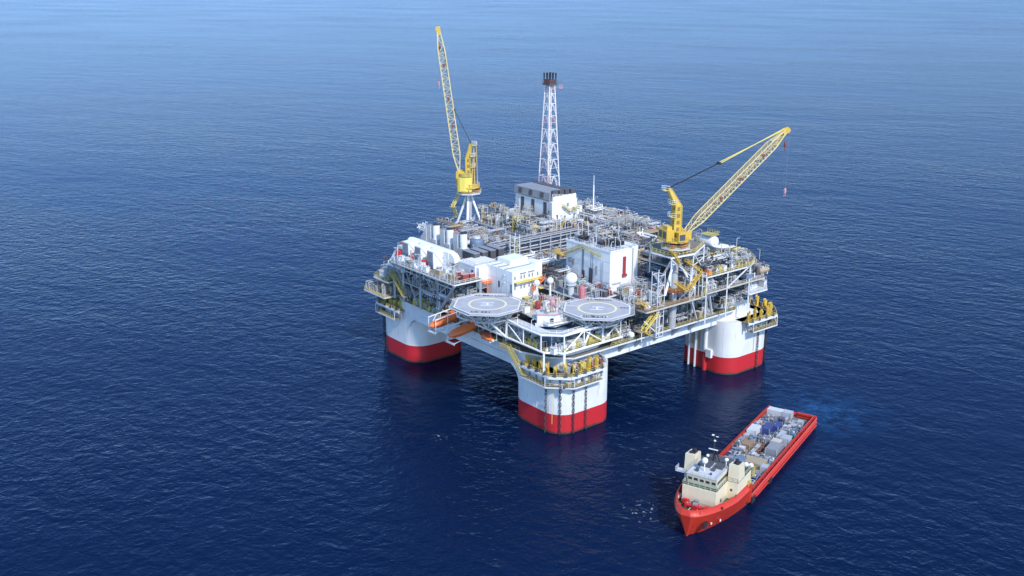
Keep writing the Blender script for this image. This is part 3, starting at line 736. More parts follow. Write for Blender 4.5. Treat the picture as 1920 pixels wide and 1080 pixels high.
    for off, drop, mat in cfg['hooks']:
        p = tp-ax*off
        o = part('hook_rope', MB().tube(p, p-Vector((0, 0, drop)), 0.03, 4), 'mid_grey', t)
        q = p-Vector((0, 0, drop))
        part('hook_block', MB().loft([[(q.x+a, q.y+b_, q.z+zz) for a, b_ in ((-w, -w*.6), (w, -w*.6), (w, w*.6), (-w, w*.6))] for zz, w in ((0.2, .25), (-0.4, .42), (-1.4, .4), (-1.8, .15))]).torus((q.x, q.y, q.z-2.4), (1, 0, 0), .35, .12, 10, 4), mat, o)
    if cfg['stairs']:
        m = MB(); lands = MB()
        for a, b_ in cfg['stairs']: m.stair(a, b_, 1.3, 0.13); lands.cbox(b_[0], b_[1], b_[2]-.15, 2.2, 2.2, .15)
        part('access_stair', m, cfg['stairm'], t); part('stair_landing', lands, 'tan', t)
    return t
crane(33, 95, 40.5, 55.5, (30.2, 97.5, 63.5), (24.4, 101.7, 119.0), (33.6, 93.8, 75.0), 'left crane at the back of the platform with its yellow boom raised almost upright',
      dict(mw=.62, pr=1.25, plat=5.2, sr=0.5, struts=[((29.5, 99.5, 40.5), (32.6, 95.3, 54.6)), ((37.5, 91.5, 40.5), (33.6, 94.6, 54.6)), ((29, 91, 40.5), (32.5, 94.6, 54.6))],
           round_house=(30.6, 94.2), bw=3.3, bd=2.8, bn=20, bm='boom_yellow', bridle=(29.5, 99.2, 88.0), hooks=[(0.0, 20.5, 'faded_red'), (3.0, 3.5, 'brown_red')],
           stairs=[((31.5, 98.5, 55), (27.5, 98.5, 49.5)), ((27.5, 98.5, 49.5), (31, 101, 44.5))], stairm='pale_yellow'))
crane(41, -9.2, 24.3, 53.0, (44.6, -10.4, 57.6), (76.9, -23.7, 90.0), (38.6, -7.4, 72.6), 'right crane at the front with its yellow boom lowered out towards the right',
      dict(mw=.8, pr=1.35, plat=5.1, sr=0.42, struts=[((33.2, -12.6, 38), (40.4, -9.6, 48.5)), ((47.5, -12.6, 38), (41.8, -9.4, 48.5)), ((42, -1.5, 38), (41.2, -8.3, 48.5))],
           round_house=None, bw=2.8, bd=2.6, bn=24, bm='boom_yellow', bridle=None, hooks=[(0.8, 4.0, 'brown_red'), (-0.9, 21.0, 'faded_red')],
           stairs=[((35, -12.8, 53), (39, -12.8, 48.2)), ((42.5, -13, 48.2), (50, -13, 43.2)), ((50, -13, 43.2), (43.5, -14.0, 38.6)), ((36.5, -14, 42.0), (41.5, -14, 38.6))], stairm='yellow'))
# octagonal landing on the pedestal and A-frame cap
t = thing('pedestal_landing', 'octagonal red-brown landing around the right crane pedestal with yellow rail', 'platform', (41, -9.2, 38.5))
o8 = [(41+5*math.cos(R(22.5+45*k)), -9.2+5*math.sin(R(22.5+45*k))) for k in range(8)]
part('deck_plate', MB().prism(o8, 38.1, 38.5), 'brown_red', t)
part('railing', MB().rail([(p[0], p[1], 38.5) for p in o8]+[(o8[0][0], o8[0][1], 38.5)], 1.2, 1.5, 0.09), 'yellow', t)
part('brace', MB().bar((37, -12.8, 38), (40.6, -9.6, 33), .4).bar((45, -12.8, 38), (41.6, -9.6, 33), .4), 'steel_white', t)
# octagonal deck below the crane house
t = thing('crane_access_deck', 'flat deck with white truss edge below the right crane cabin', 'deck', (46, -4, 51))
part('deck_plate', MB().prism([(35.6, -12.8), (45.5, -13.8), (57, -8), (57, 2), (42, 3), (35.6, -4)], 50.6, 51.0), 'grating', t)
e = MB(); pl = [(35.6, -12.8), (45.5, -13.8), (57, -8), (57, 2), (42, 3), (35.6, -4)]; edge_loop(e, pl, 50.5, 0.5); part('edge_beam', e, 'bright_white', t)
part('railing', MB().rail([(p[0], p[1], 51) for p in pl]+[(35.6, -12.8, 51)], 1.2, 1.8, 0.08), 'pale_yellow', t)
m = MB()
for p, q in (((35.6, -12.8), (35.6, -12.8)), ((45.5, -13.6), (45.5, -13)), ((57, -8), (57, -8)), ((57, 2), (57, 2)), ((42, 3), (42, 3))): m.bar((*p, 50.4), (*q, 41), 0.4)
m.bar((45.5, -13.5, 50.4), (57, -8, 42), .3); m.bar((35, -13, 50.2), (46, -13, 42), 0.25); m.bar((45.5, -13, 46), (57, -8, 46), .3)
part('post', m, 'steel_white', t)

# ------------------------------------------------------------------ flare tower
t = thing('flare_tower', 'tall white and faded red lattice flare tower with a dark tip platform', 'tower', (72, 91, 43))
tx, ty, z0, z1 = 72.0, 91.0, 43.0, 96.0
def tsec(z): k = (z-z0)/(z1-z0); w = 3.55*(1-k)+1.35*k; return [(tx+w*a, ty+w*b, z) for a, b in ((-1, -1), (1, -1), (1, 1), (-1, 1))]
for i in range(4):
    mid_ = Vector(tsec(z0)[i]).lerp(Vector(tsec(z1)[i]), .3)
    l_ = part('leg', MB().tube(mid_, tsec(z1)[i], 0.24, 8), 'tower_white', t)
    part('leg_foot', MB().tube(tsec(z0)[i], mid_, 0.25, 8), 'faded_red' if i in (0, 3) else 'bright_white', l_)
lv = [43, 50.5, 58, 65, 71.5, 77.5, 83, 88, 92, 96]
m = MB(); m2 = MB()
for k, (a, b) in enumerate(zip(lv, lv[1:])):
    A, B = tsec(a), tsec(b)
    for i in range(4):
        j = (i+1) % 4; C3 = Vector(B[i]).lerp(Vector(B[j]), .5); mm = m2 if (k == 0 or (k < 4 and i == 3) or (k in (5, 8))) else m
        mm.tube(A[i] if k % 2 else A[j], C3, 0.12, 5)
        m.tube(B[i], B[j], 0.13, 5)
        Q = [Vector(A[i]).lerp(Vector(B[i]), .5), Vector(A[j]).lerp(Vector(B[j]), .5)]; (m2 if k % 3 == 1 else m).tube(Q[0], Q[1], 0.08, 4); (m2 if k % 3 == 2 else m).tube(Q[0], C3, 0.07, 4); m.tube(Q[1], C3, 0.07, 4)
        C2 = [Vector(A[i]).lerp(Vector(A[j]), .5), Vector(B[i]).lerp(Vector(B[j]), .5)]; mm.tube(A[j] if k % 2 else A[i], C2[1], 0.12, 5)
part('bracing', m, 'tower_white', t)
part('red_bracing', m2, 'faded_red', t)
rz = MB()
for a, b, r_ in ((-.5, .2, .42), (.5, -.3, .32), (.1, .7, .25)): rz.tube((tx+a, ty+b, 43), (tx+a, ty+b, 97), r_, 8)
part('flare_riser', rz, 'pale_grey', t)
part('tip_platform', MB().cbox(tx, ty, 95.6, 4.4, 4.4, 0.6).cbox(tx, ty, 96.2, 3.7, 3.7, 1.6), 'dark_grey', t)
part('tip_railing', MB().rail([(tx-2.2, ty-2.2, 96.2), (tx+2.2, ty-2.2, 96.2), (tx+2.2, ty+2.2, 96.2), (tx-2.2, ty+2.2, 96.2), (tx-2.2, ty-2.2, 96.2)], 1.4, 1.2, 0.09), 'brown_red', t)
m = MB()
for i in range(3):
    for j in range(3): m.cyl(tx-1.7+1.7*i, ty-1.7+1.7*j, 97.6, 100.4, 0.22, 6, 0.38)
part('flare_tip', m, 'black', t)
part('side_landing', MB().cbox(tx+3.0, ty-2.6, 94.2, 2.0, 2.0, 0.2).rail([(tx+2, ty-3.6, 94.4), (tx+4, ty-3.6, 94.4), (tx+4, ty-1.6, 94.4)], 1.2, 1, .09), 'faded_red', t)
# whip mast with a stay, right of the generator building
t = thing('radio_mast', 'slim white mast with a slanting stay right of the white generator building', 'mast', (79.5, 71.5, 43))
part('pole', MB().tube((79.5, 71.5, 43), (79.5, 71.5, 56), .28, 8).tube((79.5, 71.5, 56), (79.5, 71.5, 60), .13, 6), 'bright_white', t)
part('stay', MB().tube((73.5, 65, 43), (79.4, 71.4, 54.5), .2, 6), 'bright_white', t)

# ------------------------------------------------------------------ buildings
def add_parts(t, specs):
    for n, mat, mb in specs: part(n, mb, mat, t)
# white generator building at the back
t = thing('generator_building', 'white generator building with a dark louvred roof below the flare tower', 'building', (60, 79, 43))
part('wall', MB().box(54, 67, 68, 91, 43, 52.8).box(54.5, 66.5, 68.0, 69, 52.8, 54.9), 'bright_white', t)
op = MB()
for y in (71.5, 79.0, 85.5): op.box(53.9, 54.4, y, y+1.9, 44, 52.2)
part('doorway', op, 'dark_grey', t)
part('panel_seam', MB().box(54.2, 66.9, 67.93, 68.02, 47.4, 47.5).box(60.6, 60.7, 67.93, 68.02, 43, 52.6).box(63.8, 63.9, 67.93, 68.02, 43, 52.6), 'pale_grey', t)
part('wall_vent', MB().box(61.6, 62.6, 67.85, 68.02, 50.2, 51.6).box(64.6, 65.8, 67.85, 68.02, 48.2, 49.4), 'mid_grey', t)
part('grey_wall_panel', MB().box(53.8, 54.15, 68.05, 70.6, 43, 52.7).box(53.82, 54.12, 88.5, 90.9, 43, 52), 'pale_grey', t)
rf = MB(); rf.loft([[(53.5, y, 53.2), (53.9, y, 56.2), (62.6, y, 56.2), (62.6, y, 53.2)] for y in (69.6, 91.5)])
part('roof_hood', rf, 'mid_grey', t)
lo = MB()
for y in (73.0, 80.0, 86.5): lo.loft([[(53.45, yy, 53.8), (53.75, yy, 55.9), (54.1, yy, 55.9), (53.7, yy, 53.8)] for yy in (y, y+2.2)])
part('roof_louvre', lo, 'dark_grey', t)
part('fan_box', MB().box(63.2, 66.6, 70, 74.5, 52.9, 56.2).box(63.2, 66.6, 75.5, 80, 52.9, 56.2).box(63.2, 66.6, 81, 85.5, 52.9, 56.2).box(63.2, 66.6, 86, 90.5, 52.9, 56.2), 'dark_grey', t)
part('exhaust_box', MB().box(54.6, 57.2, 68.2, 69.5, 55, 57.2).box(58, 60.2, 68.2, 69.5, 55, 57.0).box(61, 63, 68.2, 69.5, 55, 57.0).box(64, 66, 68.2, 69.5, 55, 56.8), 'dark_grey', t)
part('roof_railing', MB().rail([(54.1, 68.1, 54.9), (66.9, 68.1, 52.9), (66.9, 90, 52.9)], 1.2, 1.8, .08), 'bright_white', t)
part('stair', MB().stair((59, 67.2, 50.6), (63, 67.2, 47.8), 1.1, .1).stair((63, 67.2, 47.8), (67.5, 67.2, 49.4), 1.1, .1), 'olive_yellow', t)
part('door', MB().box(57.2, 58.2, 67.9, 68.05, 43, 45.4).box(60.2, 61.2, 67.9, 68.05, 43, 46.6).box(65, 66, 67.9, 68.05, 43, 46.8), 'mid_grey', t)
part('annex', MB().box(67.1, 71, 69, 75, 43, 49), 'white_paint', t)
part('pipe_riser', MB().tube((56.4, 67.7, 43), (56.4, 67.7, 47.5), .3, 6), 'brown_red', t)
# tall white process building in the middle
t = thing('process_building', 'tall windowless white building in the middle with a red pipe on its right face', 'building', (31, 16, 36.5))
part('wall', MB().box(25, 33.6, 5, 27, 36.5, 50.4), 'bright_white', t)
part('annex_block', MB().box(33.6, 36.2, 5.6, 20, 36.5, 50.0).box(36.2, 39.2, 6.0, 20, 36.5, 50.6), 'white_paint', t)
part('recess', MB().box(24.93, 25.2, 17.9, 18.9, 40, 49.2).box(24.93, 25.2, 14.2, 14.5, 41, 48.8).box(24.93, 25.2, 13.3, 13.6, 41, 48.8).box(36.0, 36.3, 5.45, 5.7, 37, 50), 'mid_grey', t)
part('red_duct', MB().box(30.9, 32.0, 4.5, 5.0, 41.6, 48.0).box(30.6, 32.5, 4.3, 5.0, 41.0, 41.9), 'dark_red', t)
part('vent_box', MB().box(24.4, 25, 24.4, 25.3, 43, 44.6).box(24.4, 25, 22.4, 23.4, 42.6, 44.6).box(24.5, 25, 11.0, 11.5, 41.5, 44.5), 'mid_grey', t)
part('door', MB().box(24.9, 25.05, 17.4, 18.7, 36.5, 41.5).box(24.9, 25.1, 13.4, 15.2, 36.5, 43), 'dark_grey', t)
sm = MB()
for z in (39.6, 43.2, 46.8): sm.box(24.95, 25.05, 5.05, 26.9, z, z+.08).box(25.05, 33.5, 4.95, 5.05, z, z+.08)
for y in (9.4, 20.6, 23.6): sm.box(24.95, 25.05, y, y+.08, 36.6, 50.3)
for x in (27.2, 29.4): sm.box(x, x+.08, 4.95, 5.05, 36.6, 50.3)
part('panel_seam', sm, 'pale_grey', t)
part('cable_tray', MB().bar((24.8, 5.6, 38.8), (24.8, 12, 38.8), .3).bar((24.8, 8, 38.8), (24.8, 8, 47), .22).bar((26, 4.8, 39.2), (30, 4.8, 39.2), .3), 'steel_grey', t)
part('roof_edge', MB().box(24.8, 33.8, 4.8, 5.1, 50.4, 50.8).box(24.8, 25.1, 5.1, 27.2, 50.4, 50.8), 'bright_white', t)
part('roof_deck', MB().box(25.2, 33.5, 5.2, 26.8, 50.41, 50.5), 'pale_grey', t)
part('roof_railing', MB().rail([(25, 27, 50.7), (25, 5, 50.7), (33.6, 5, 50.7), (39.2, 6, 50.7)], 1.3, 1.8, .09), 'pale_grey', t)
part('wall_stair', MB().stair((24.3, 27, 45.8), (24.3, 18.5, 49.6), 1.0, .12).stair((24.3, 18.5, 49.6), (24.3, 9, 48.2), .7, .08), 'olive_yellow', t)
part('balcony', MB().box(22.6, 25, 26.8, 30.6, 45.2, 45.5).rail([(22.6, 27, 45.5), (22.6, 30.6, 45.5), (25, 30.6, 45.5)], 1.2, 1, .1), 'yellow', t)
# living quarters
t = thing('living_quarters', 'long white quarters building with small windows and orange access balconies', 'building', (4, 30, 36.5))
part('wall', MB().box(-2.2, 9.4, 23.4, 37.6, 34, 44.3), 'bright_white', t)
part('roof_block', MB().box(2.5, 10.2, 30.5, 37.4, 44.3, 46.0).box(9.4, 12.5, 25.5, 31, 40, 45.2), 'bright_white', t)
sm = MB()
for y in (26.2, 29, 31.8, 34.6): sm.box(-2.26, -2.16, y, y+.07, 34, 44.2)
sm.box(-2.26, -2.16, 23.5, 37.5, 40.6, 40.68)
part('panel_seam', sm, 'pale_grey', t)
part('roof_rib', MB().box(-2.1, 9.2, 27.4, 27.75, 44.31, 44.55).box(-2.1, 9.2, 31.0, 31.35, 44.31, 44.55).box(-2.1, 9.2, 34.4, 34.75, 44.31, 44.5), 'mid_grey', t)
for zz in (41.5, 38.0):
    for x in (-1.6, 1.1, 2.5, 4.6, 6.0, 8.3):
        w = part('window', MB().box(x, x+0.75, 23.28, 23.5, zz, zz+1.3), 'pale_grey', t)
        part('pane', MB().box(x+.07, x+.68, 23.24, 23.4, zz+.08, zz+1.22), 'mid_grey', w)
    part('sunshade', MB().box(0.9, 3.6, 22.9, 23.4, zz+1.9, zz+2.05).box(4.4, 7.1, 22.9, 23.4, zz+1.9, zz+2.05), 'mid_grey', t)
part('end_louvre', MB().box(-2.26, -2.1, 23.6, 24.6, 37, 40).box(-1.6, -0.6, 23.3, 23.42, 39, 40.5), 'mid_grey', t)
part('balcony', MB().box(-1.6, 9.4, 21.8, 23.4, 40.5, 40.7).box(8.4, 10.2, 21.4, 23.4, 37.0, 37.2).rail([(-1.6, 21.8, 40.7), (9.4, 21.8, 40.7)], 1.2, 1.4, .09), 'pale_yellow', t)
part('balcony_stair', MB().stair((9.6, 21.2, 40.7), (4.5, 21.2, 37.2), 1.0, .12), 'orange', t)
part('side_door', MB().box(-2.3, -2.15, 30.2, 31.0, 37.6, 39.8), 'dark_grey', t)
part('wall_lamp', MB().box(-2.5, -2.2, 27.4, 27.8, 42.2, 42.7).box(-2.5, -2.2, 27.6, 28.0, 39.6, 40.1), 'pale_grey', t)
# white deckhouse between quarters and stacks
t = thing('switchgear_house', 'plain white deckhouse with an orange landing, left of the quarters', 'building', (-1, 43, 40))
part('wall', MB().box(-6.4, 4, 38.6, 48.5, 40, 43.6).box(-6.0, -1, 36.8, 38.6, 36, 43.4), 'bright_white', t)
part('roof', MB().box(-6.6, 4.2, 38.5, 48.7, 43.6, 43.85), 'bright_white', t)
part('roof_railing', MB().rail([(-6.4, 48.5, 43.85), (-6.4, 38.6, 43.85), (4, 38.6, 43.85)], 1.3, 1.8, .09), 'beige', t)
part('door', MB().box(-6.5, -6.35, 39.6, 40.6, 40.1, 42.3), 'dark_grey', t)
part('landing', MB().box(-5.6, -2.4, 34.6, 36.8, 38.2, 38.4).rail([(-5.6, 36.8, 38.4), (-5.6, 34.6, 38.4), (-2.4, 34.6, 38.4)], 1.2, 1, .12).tube((-4, 34.8, 27), (-4, 34.8, 38.2), .25, 6), 'orange', t)
# control house between the helidecks
t = thing('control_house', 'low white house with an angled front and one dark window between the helidecks', 'building', (-5, 4, 32.6))
P = [(-8.8, 2.6), (-5.0, -1.2), (0.8, -1.0), (1.4, 5.0), (-6.5, 6)]
part('wall', MB().prism(P, 32.6, 36.2), 'bright_white', t)
part('roof', MB().prism([(-5+(x+5)*1.06, 4+(y-4)*1.06) for x, y in P], 36.2, 36.45), 'pale_grey', t)
part('roof_edge', MB().path([(-5+(x+5)*1.07, 4+(y-4)*1.07, 36.45) for x, y in P[:3]], .18, 4), 'faded_red', t)
part('window', MB().box(-6.2, -5.3, -1.25, -0.6, 34.0, 35.3), 'glass', t)
part('window_wall', MB().prism([(-9.6, 2.8), (-5.2, -1.9), (1.4, -1.6), (1.4, -1.02), (-5, -1.22), (-8.9, 2.6)], 32.5, 33.6), 'pale_grey', t)
t = thing('winch_room', 'grey glazed room tucked under the walkway below the control house', 'building', (-5, -2, 27))
part('wall', MB().box(-9, 2, -4.5, 4, 27.0, 31.4), 'steel_blue', t)
part('frame', MB().box(-9.1, -8.8, -4.6, -4.4, 27, 31.5).box(-3, -2.8, -4.62, -4.4, 27, 31.5).box(1.8, 2.1, -4.6, -4.4, 27, 31.5).box(-9.2, 2.2, -4.7, -4.4, 31.4, 31.7).box(-9.1, 2.1, -4.62, -4.45, 28.8, 28.95), 'pale_grey', t)

# ------------------------------------------------------------------ turbine intakes and exhausts
t = thing('intake_housing', 'long white air intake housing with a sloped roof in front of the exhaust stacks', 'intake housing', (-5, 64, 40))
part('casing', MB().loft([[(-8.4, y, 40), (-8.4, y, 46.2), (-7.4, y, 46.8), (-5.8, y, 46.5), (-5.2, y, 45.4), (-5.2, y, 40)] for y in (51.5, 77)]), 'bright_white', t)
part('rounded_end', MB().loft([[(-8.2, y, 43), (-8.2, y, zt-.5), (-7.3, y, zt), (-5.9, y, zt-.3), (-5.3, y, 43.4)] for y, zt in ((51.4, 46.7), (49.6, 46.4), (48.4, 45.5), (48.0, 44.4))]), 'bright_white', t)
part('roof_gutter', MB().bar((-5.1, 49, 46.1), (-5.1, 77, 46.1), .3), 'mid_grey', t)
for k, y in enumerate((72.7, 64.8, 57.0)):
    h = thing('intake_hood', ['grey louvred intake hood, farthest left of the three on the white housing', 'grey louvred intake hood in the middle of the three on the white housing', 'grey louvred intake hood, nearest the quarters of the three on the white housing'][k], 'intake hood', (-10, y, 40), 0, 'intake hoods on the white housing')
    w = 1.9
    part('hood', MB().loft([[(-8.5, yy, 40.2), (-12.2, yy, 40.2), (-12.2, yy, 46.4), (-8.5, yy, 46.75)] for yy in (y-w, y+w)]), 'bright_white', h)
    part('louvre', MB().box(-12.4, -12.15, y-w+.2, y+w-.2, 42.8, 46.1), 'mid_grey', h)
    part('screen_panel', MB().box(-12.4, -12.15, y-w+.2, y+w-.2, 40.4, 42.6), 'steel_blue', h)
    part('cheek', MB().loft([[(-12.2, yy, 46.3), (-8.4, yy, 46.7), (-8.4, yy, 41.5)] for yy in (y-w-.05, y-w-.3)]), 'bright_white', h)
    c = solo('fire_cabinet', MB().box(-0.7, 0.7, -0.7, 0.7, 0, 2.5).box(-.8, .8, -.8, .8, 2.5, 2.6), 'red', ['red cabinet beside the farthest left intake hood', 'red cabinet beside the middle intake hood', 'red cabinet beside the intake hood nearest the quarters'][k], 'cabinet', (-12.8, y+3.6 if k < 1 else y+3.2, 40.02), 0, 'red cabinets by the intakes')
order = ['left', 'middle', 'right']
for k, y in enumerate((77.0, 68.2, 59.8)):
    h = thing('exhaust_stack', 'tall white exhaust stack with a dark mouth, %s of the front row' % order[k], 'exhaust stack', (4.4, y, 40), 0, 'white exhaust stacks')
    part('duct_box', MB().box(3.0, 5.8, y-1.5, y+1.5, 40, 44.2).box(2.95, 5.85, y-1.55, y+1.55, 43.0, 43.2), 'stack_grey', h)
    part('stack_pipe', MB().cyl(4.4, y, 44.2, 49.6, 1.35, 20).cyl(4.4, y, 46.6, 46.8, 1.4, 20), 'bright_white', h, smooth=True)
    part('mouth', MB().cyl(4.4, y, 49.6, 49.95, 1.42, 20, 1.3), 'black', h, smooth=True)
    h = thing('exhaust_stack', 'shorter pale exhaust duct standing behind the %s front stack' % order[k], 'exhaust stack', (2.6, y+4.2, 40), 0, 'pale exhaust ducts behind the stacks')
    part('duct', MB().box(3.0, 5.6, y+1.9, y+4.5, 40, 48.9), 'stack_grey', h)
    part('duct_cap', MB().box(3.2, 5.4, y+2.1, y+4.3, 48.9, 49.1), 'mid_grey', h)
    if k == 0: part('shoulder', MB().loft([[(x, y+4.5, 40), (x, y+8.2, 40), (x, y+8.2, 43.6), (x, y+5.6, 46.4), (x, y+4.5, 48.2)] for x in (2.8, 5.8)]), 'stack_grey', h)
# dark fin coolers behind the deckhouse
nm = ['nearest the deckhouse', 'second from the deckhouse', 'third from the deckhouse', 'farthest from the deckhouse']
for k in range(4):
    x = 0.9+k*3.6
    h = thing('fan_cooler', 'dark boxy cooler behind the white deckhouse, '+nm[k], 'cooler', (x, 52, 41.6), 0, 'dark coolers behind the deckhouse')
    part('casing', MB().box(x-1.2, x+1.2, 47.0, 54.2, 42.4, 45.2), 'dark_grey', h)
    part('top_panel', MB().box(x-1.3, x+1.3, 46.9, 54.3, 45.2, 45.4), 'mid_grey', h)
    part('leg', MB().box(x-1.1, x-.9, 47.2, 47.5, 40, 42.4).box(x+.9, x+1.1, 47.2, 47.5, 40, 42.4).box(x-1.1, x-.9, 53.6, 53.9, 40, 42.4).box(x+.9, x+1.1, 53.6, 53.9, 40, 42.4), 'pale_grey', h)

# ------------------------------------------------------------------ pipe bridge
t = thing('pipe_bridge', 'long grey steel pipe bridge with several tiers between the deckhouse and the process building', 'pipe bridge', (36, 53, 36.5))
m = MB(); b = MB()
for x in range(14, 55, 5):
    for y in (51.5, 56.5): m.bar((x, y, 36.7), (x, y, 45.2), .38)
    for z in (39, 41.5, 44.2): m.bar((x, 51.5, z), (x, 56.5, z), .26)
for z in (39, 41.5, 44.2, 45.2): m.bar((14, 51.5, z), (54, 51.5, z), .36); m.bar((14, 56.5, z), (54, 56.5, z), .3)
for x in (39, 49): b.bar((x, 51.3, 36.7), (x+5, 51.3, 41.4), .24); b.bar((x+5, 51.3, 36.7), (x, 51.3, 41.4), .24)
part('frame', m, 'steel_grey', t); part('brace', b, 'steel_grey', t)
p1 = MB(); p2 = MB()
for z in (39.4, 41.9, 44.6):
    for k in range(5): (p1 if k % 2 else p2).tube((13, 52.2+k*.9, z), (55, 52.2+k*.9, z), .2+.06*(k % 3), 8)
part('pipes', p1, 'pale_grey', t, smooth=True); part('dark_pipes', p2, 'dark_grey', t, smooth=True)

# ------------------------------------------------------------------ domes, tanks, dishes
t = thing('radome', 'large white satellite dome on a short pedestal in front of the process building', 'radome', (13, 11, 36.6))
part('pedestal', MB().cyl(13, 11, 36.6, 40.4, 1.0, 12).cyl(13, 11, 40.2, 40.5, 1.8, 16), 'pale_grey', t)
part('dome', MB().sphere(13, 11, 42.3, 2.05, 24), 'bright_white', t, smooth=True)
for k, (x, y, zc, r_) in enumerate(((5.9, 20.4, 39.9, 0.9), (10.5, 18.8, 40.2, 1.0))):
    t = thing('radome', ['small white satellite dome by the quarters balcony', 'small white satellite dome between the quarters and the large dome'][k], 'radome', (x, y, 34.02))
    part('pedestal', MB().cyl(x, y, 34.02, zc-.5, .35, 8).cyl(x, y, zc-r_-.1, zc-.4, .7, 10), 'bright_white', t)
    part('dome', MB().sphere(x, y, zc, r_*1.15, 18), 'bright_white', t, smooth=True)
t = thing('round_vessel', 'pale blue-grey domed drum beside the dark coolers', 'vessel', (15.5, 66.6, 41))
part('shell', MB().lathe(15.5, 66.6, [(2.6, 41), (2.6, 43.6), (2.2, 44.3), (1.2, 44.8), (.05, 45)], 20), 'steel_blue', t, smooth=True)
part('lid', MB().lathe(15.5, 66.6, [(1.5, 44.8), (1.3, 45.3), (.05, 45.5)], 16), 'pale_grey', t, smooth=True)
t = thing('horizontal_tank', 'big white rounded tank on the right rear edge of the upper deck', 'tank', (80, 9, 41))
part('shell', MB().capsule((80, 7, 44.6), (80, 12, 44.6), 2.3, 16), 'bright_white', t, smooth=True)
part('saddle', MB().box(78.4, 81.6, 7.2, 7.8, 41, 43.5).box(78.4, 81.6, 11, 11.6, 41, 43.5), 'pale_grey', t)
part('top_platform', MB().cbox(80, 9.5, 47.2, 4.6, 5.6, .2).rail([(77.7, 6.7, 47.4), (82.3, 6.7, 47.4), (82.3, 12.3, 47.4)], 1.2, 1.2, .09), 'olive_yellow', t)
t = thing('white_canopy', 'flat white canopy on posts on the right upper deck', 'canopy', (79, 3, 41))
part('roof', MB().lathe(79, 3.0, [(3.0, 44.0), (3.2, 44.3), (.05, 44.9)], 14), 'bright_white', t)
part('post', MB().tube((77, 2, 41), (77, 2, 44), .15, 6).tube((81, 4, 41), (81, 4, 44), .15, 6).tube((78, 5, 41), (78, 5, 44), .15, 6), 'pale_grey', t)
t = thing('deluge_tank', 'tall pink-red tank rising behind the right helideck', 'tank', (12.5, 5.2, 36.6))
part('shell', MB().lathe(12.5, 5.2, [(1.0, 36.7), (1.05, 40.6), (.7, 41.2), (.05, 41.5)], 14), 'pink_red', t, smooth=True)
part('ladder', MB().rail([(11.5, 4.2, 36.7), (13.5, 4.2, 36.7)], 3.8, .4, .06), 'faded_red', t)
for k, (x, y, mat, lb) in enumerate(((-1.5, 11, 'dark_red', 'round dark red foam tank beside the left helideck'), (3.0, 8.9, 'faded_red', 'faded red foam tank between the two helidecks'), (-11.6, 33.5, 'brown_red', 'dull red tank above the rear lifeboat'))):
    zz = 36.55 if k == 1 else (34.02 if k == 0 else 27.0)
    if k == 1: zz = 34.02
    t = thing('foam_tank', lb, 'tank', (x, y, zz))
    part('shell', MB().capsule((x, y, zz+.7), (x, y, zz+2.9), 0.9, 12), mat, t, smooth=True)
    part('skid', MB().cbox(x, y, zz, 2.2, 2.2, .5), 'pale_grey', t)

# ------------------------------------------------------------------ lifeboats on their ramps
def lifeboat(y, z, label):
    t = thing('lifeboat', label, 'lifeboat', (-18.2, y, z), 0, 'orange free-fall lifeboats')
    ax = Vector((0.99, 0, 0.12)).normalized(); up = Vector((-0.12, 0, 0.99)).normalized(); rings = []
    for s, w, h0, h1 in ((-5.6, .15, -.1, .3), (-5.0, .8, -.6, .7), (-3.6, 1.35, -1.0, 1.1), (-1.0, 1.55, -1.15, 1.35), (2.2, 1.55, -1.1, 1.45), (4.2, 1.4, -.95, 1.5), (5.2, 1.15, -.7, 1.2), (5.5, .8, -.5, .9)):
        c = ax*s; rings.append([tuple(c+Vector((0, 1, 0))*(1.25*w*math.cos(a))+up*((h1 if math.sin(a) > 0 else -h0)*math.sin(a)*1.25)) for a in [2*math.pi*k/14 for k in range(14)]])
    part('hull', MB().loft(rings), 'orange', t, smooth=True, local=True)
    part('wheelhouse', MB().loft([[tuple(ax*s+Vector((0, 1, 0))*w+up*h) for s, w in ((3.0, -.7), (4.8, -.6), (4.8, .6), (3.0, .7))] for h in (1.4, 2.4)]), 'orange', t, local=True)
    part('window', MB().loft([[tuple(ax*s+Vector((0, 1, 0))*w+up*h) for s, w in ((2.93, -.6), (3.2, -.72), (3.2, .72), (2.93, .6))] for h in (1.8, 2.2)]), 'glass', t, local=True)
    m = MB()
    for w in (-1, 1): m.bar(ax*-5+Vector((0, 1.9*w, 0)), ax*4+Vector((0, 1.95*w, 0)), .14)
    part('rubbing_strip', m, 'brown_red', t, local=True)
    return t
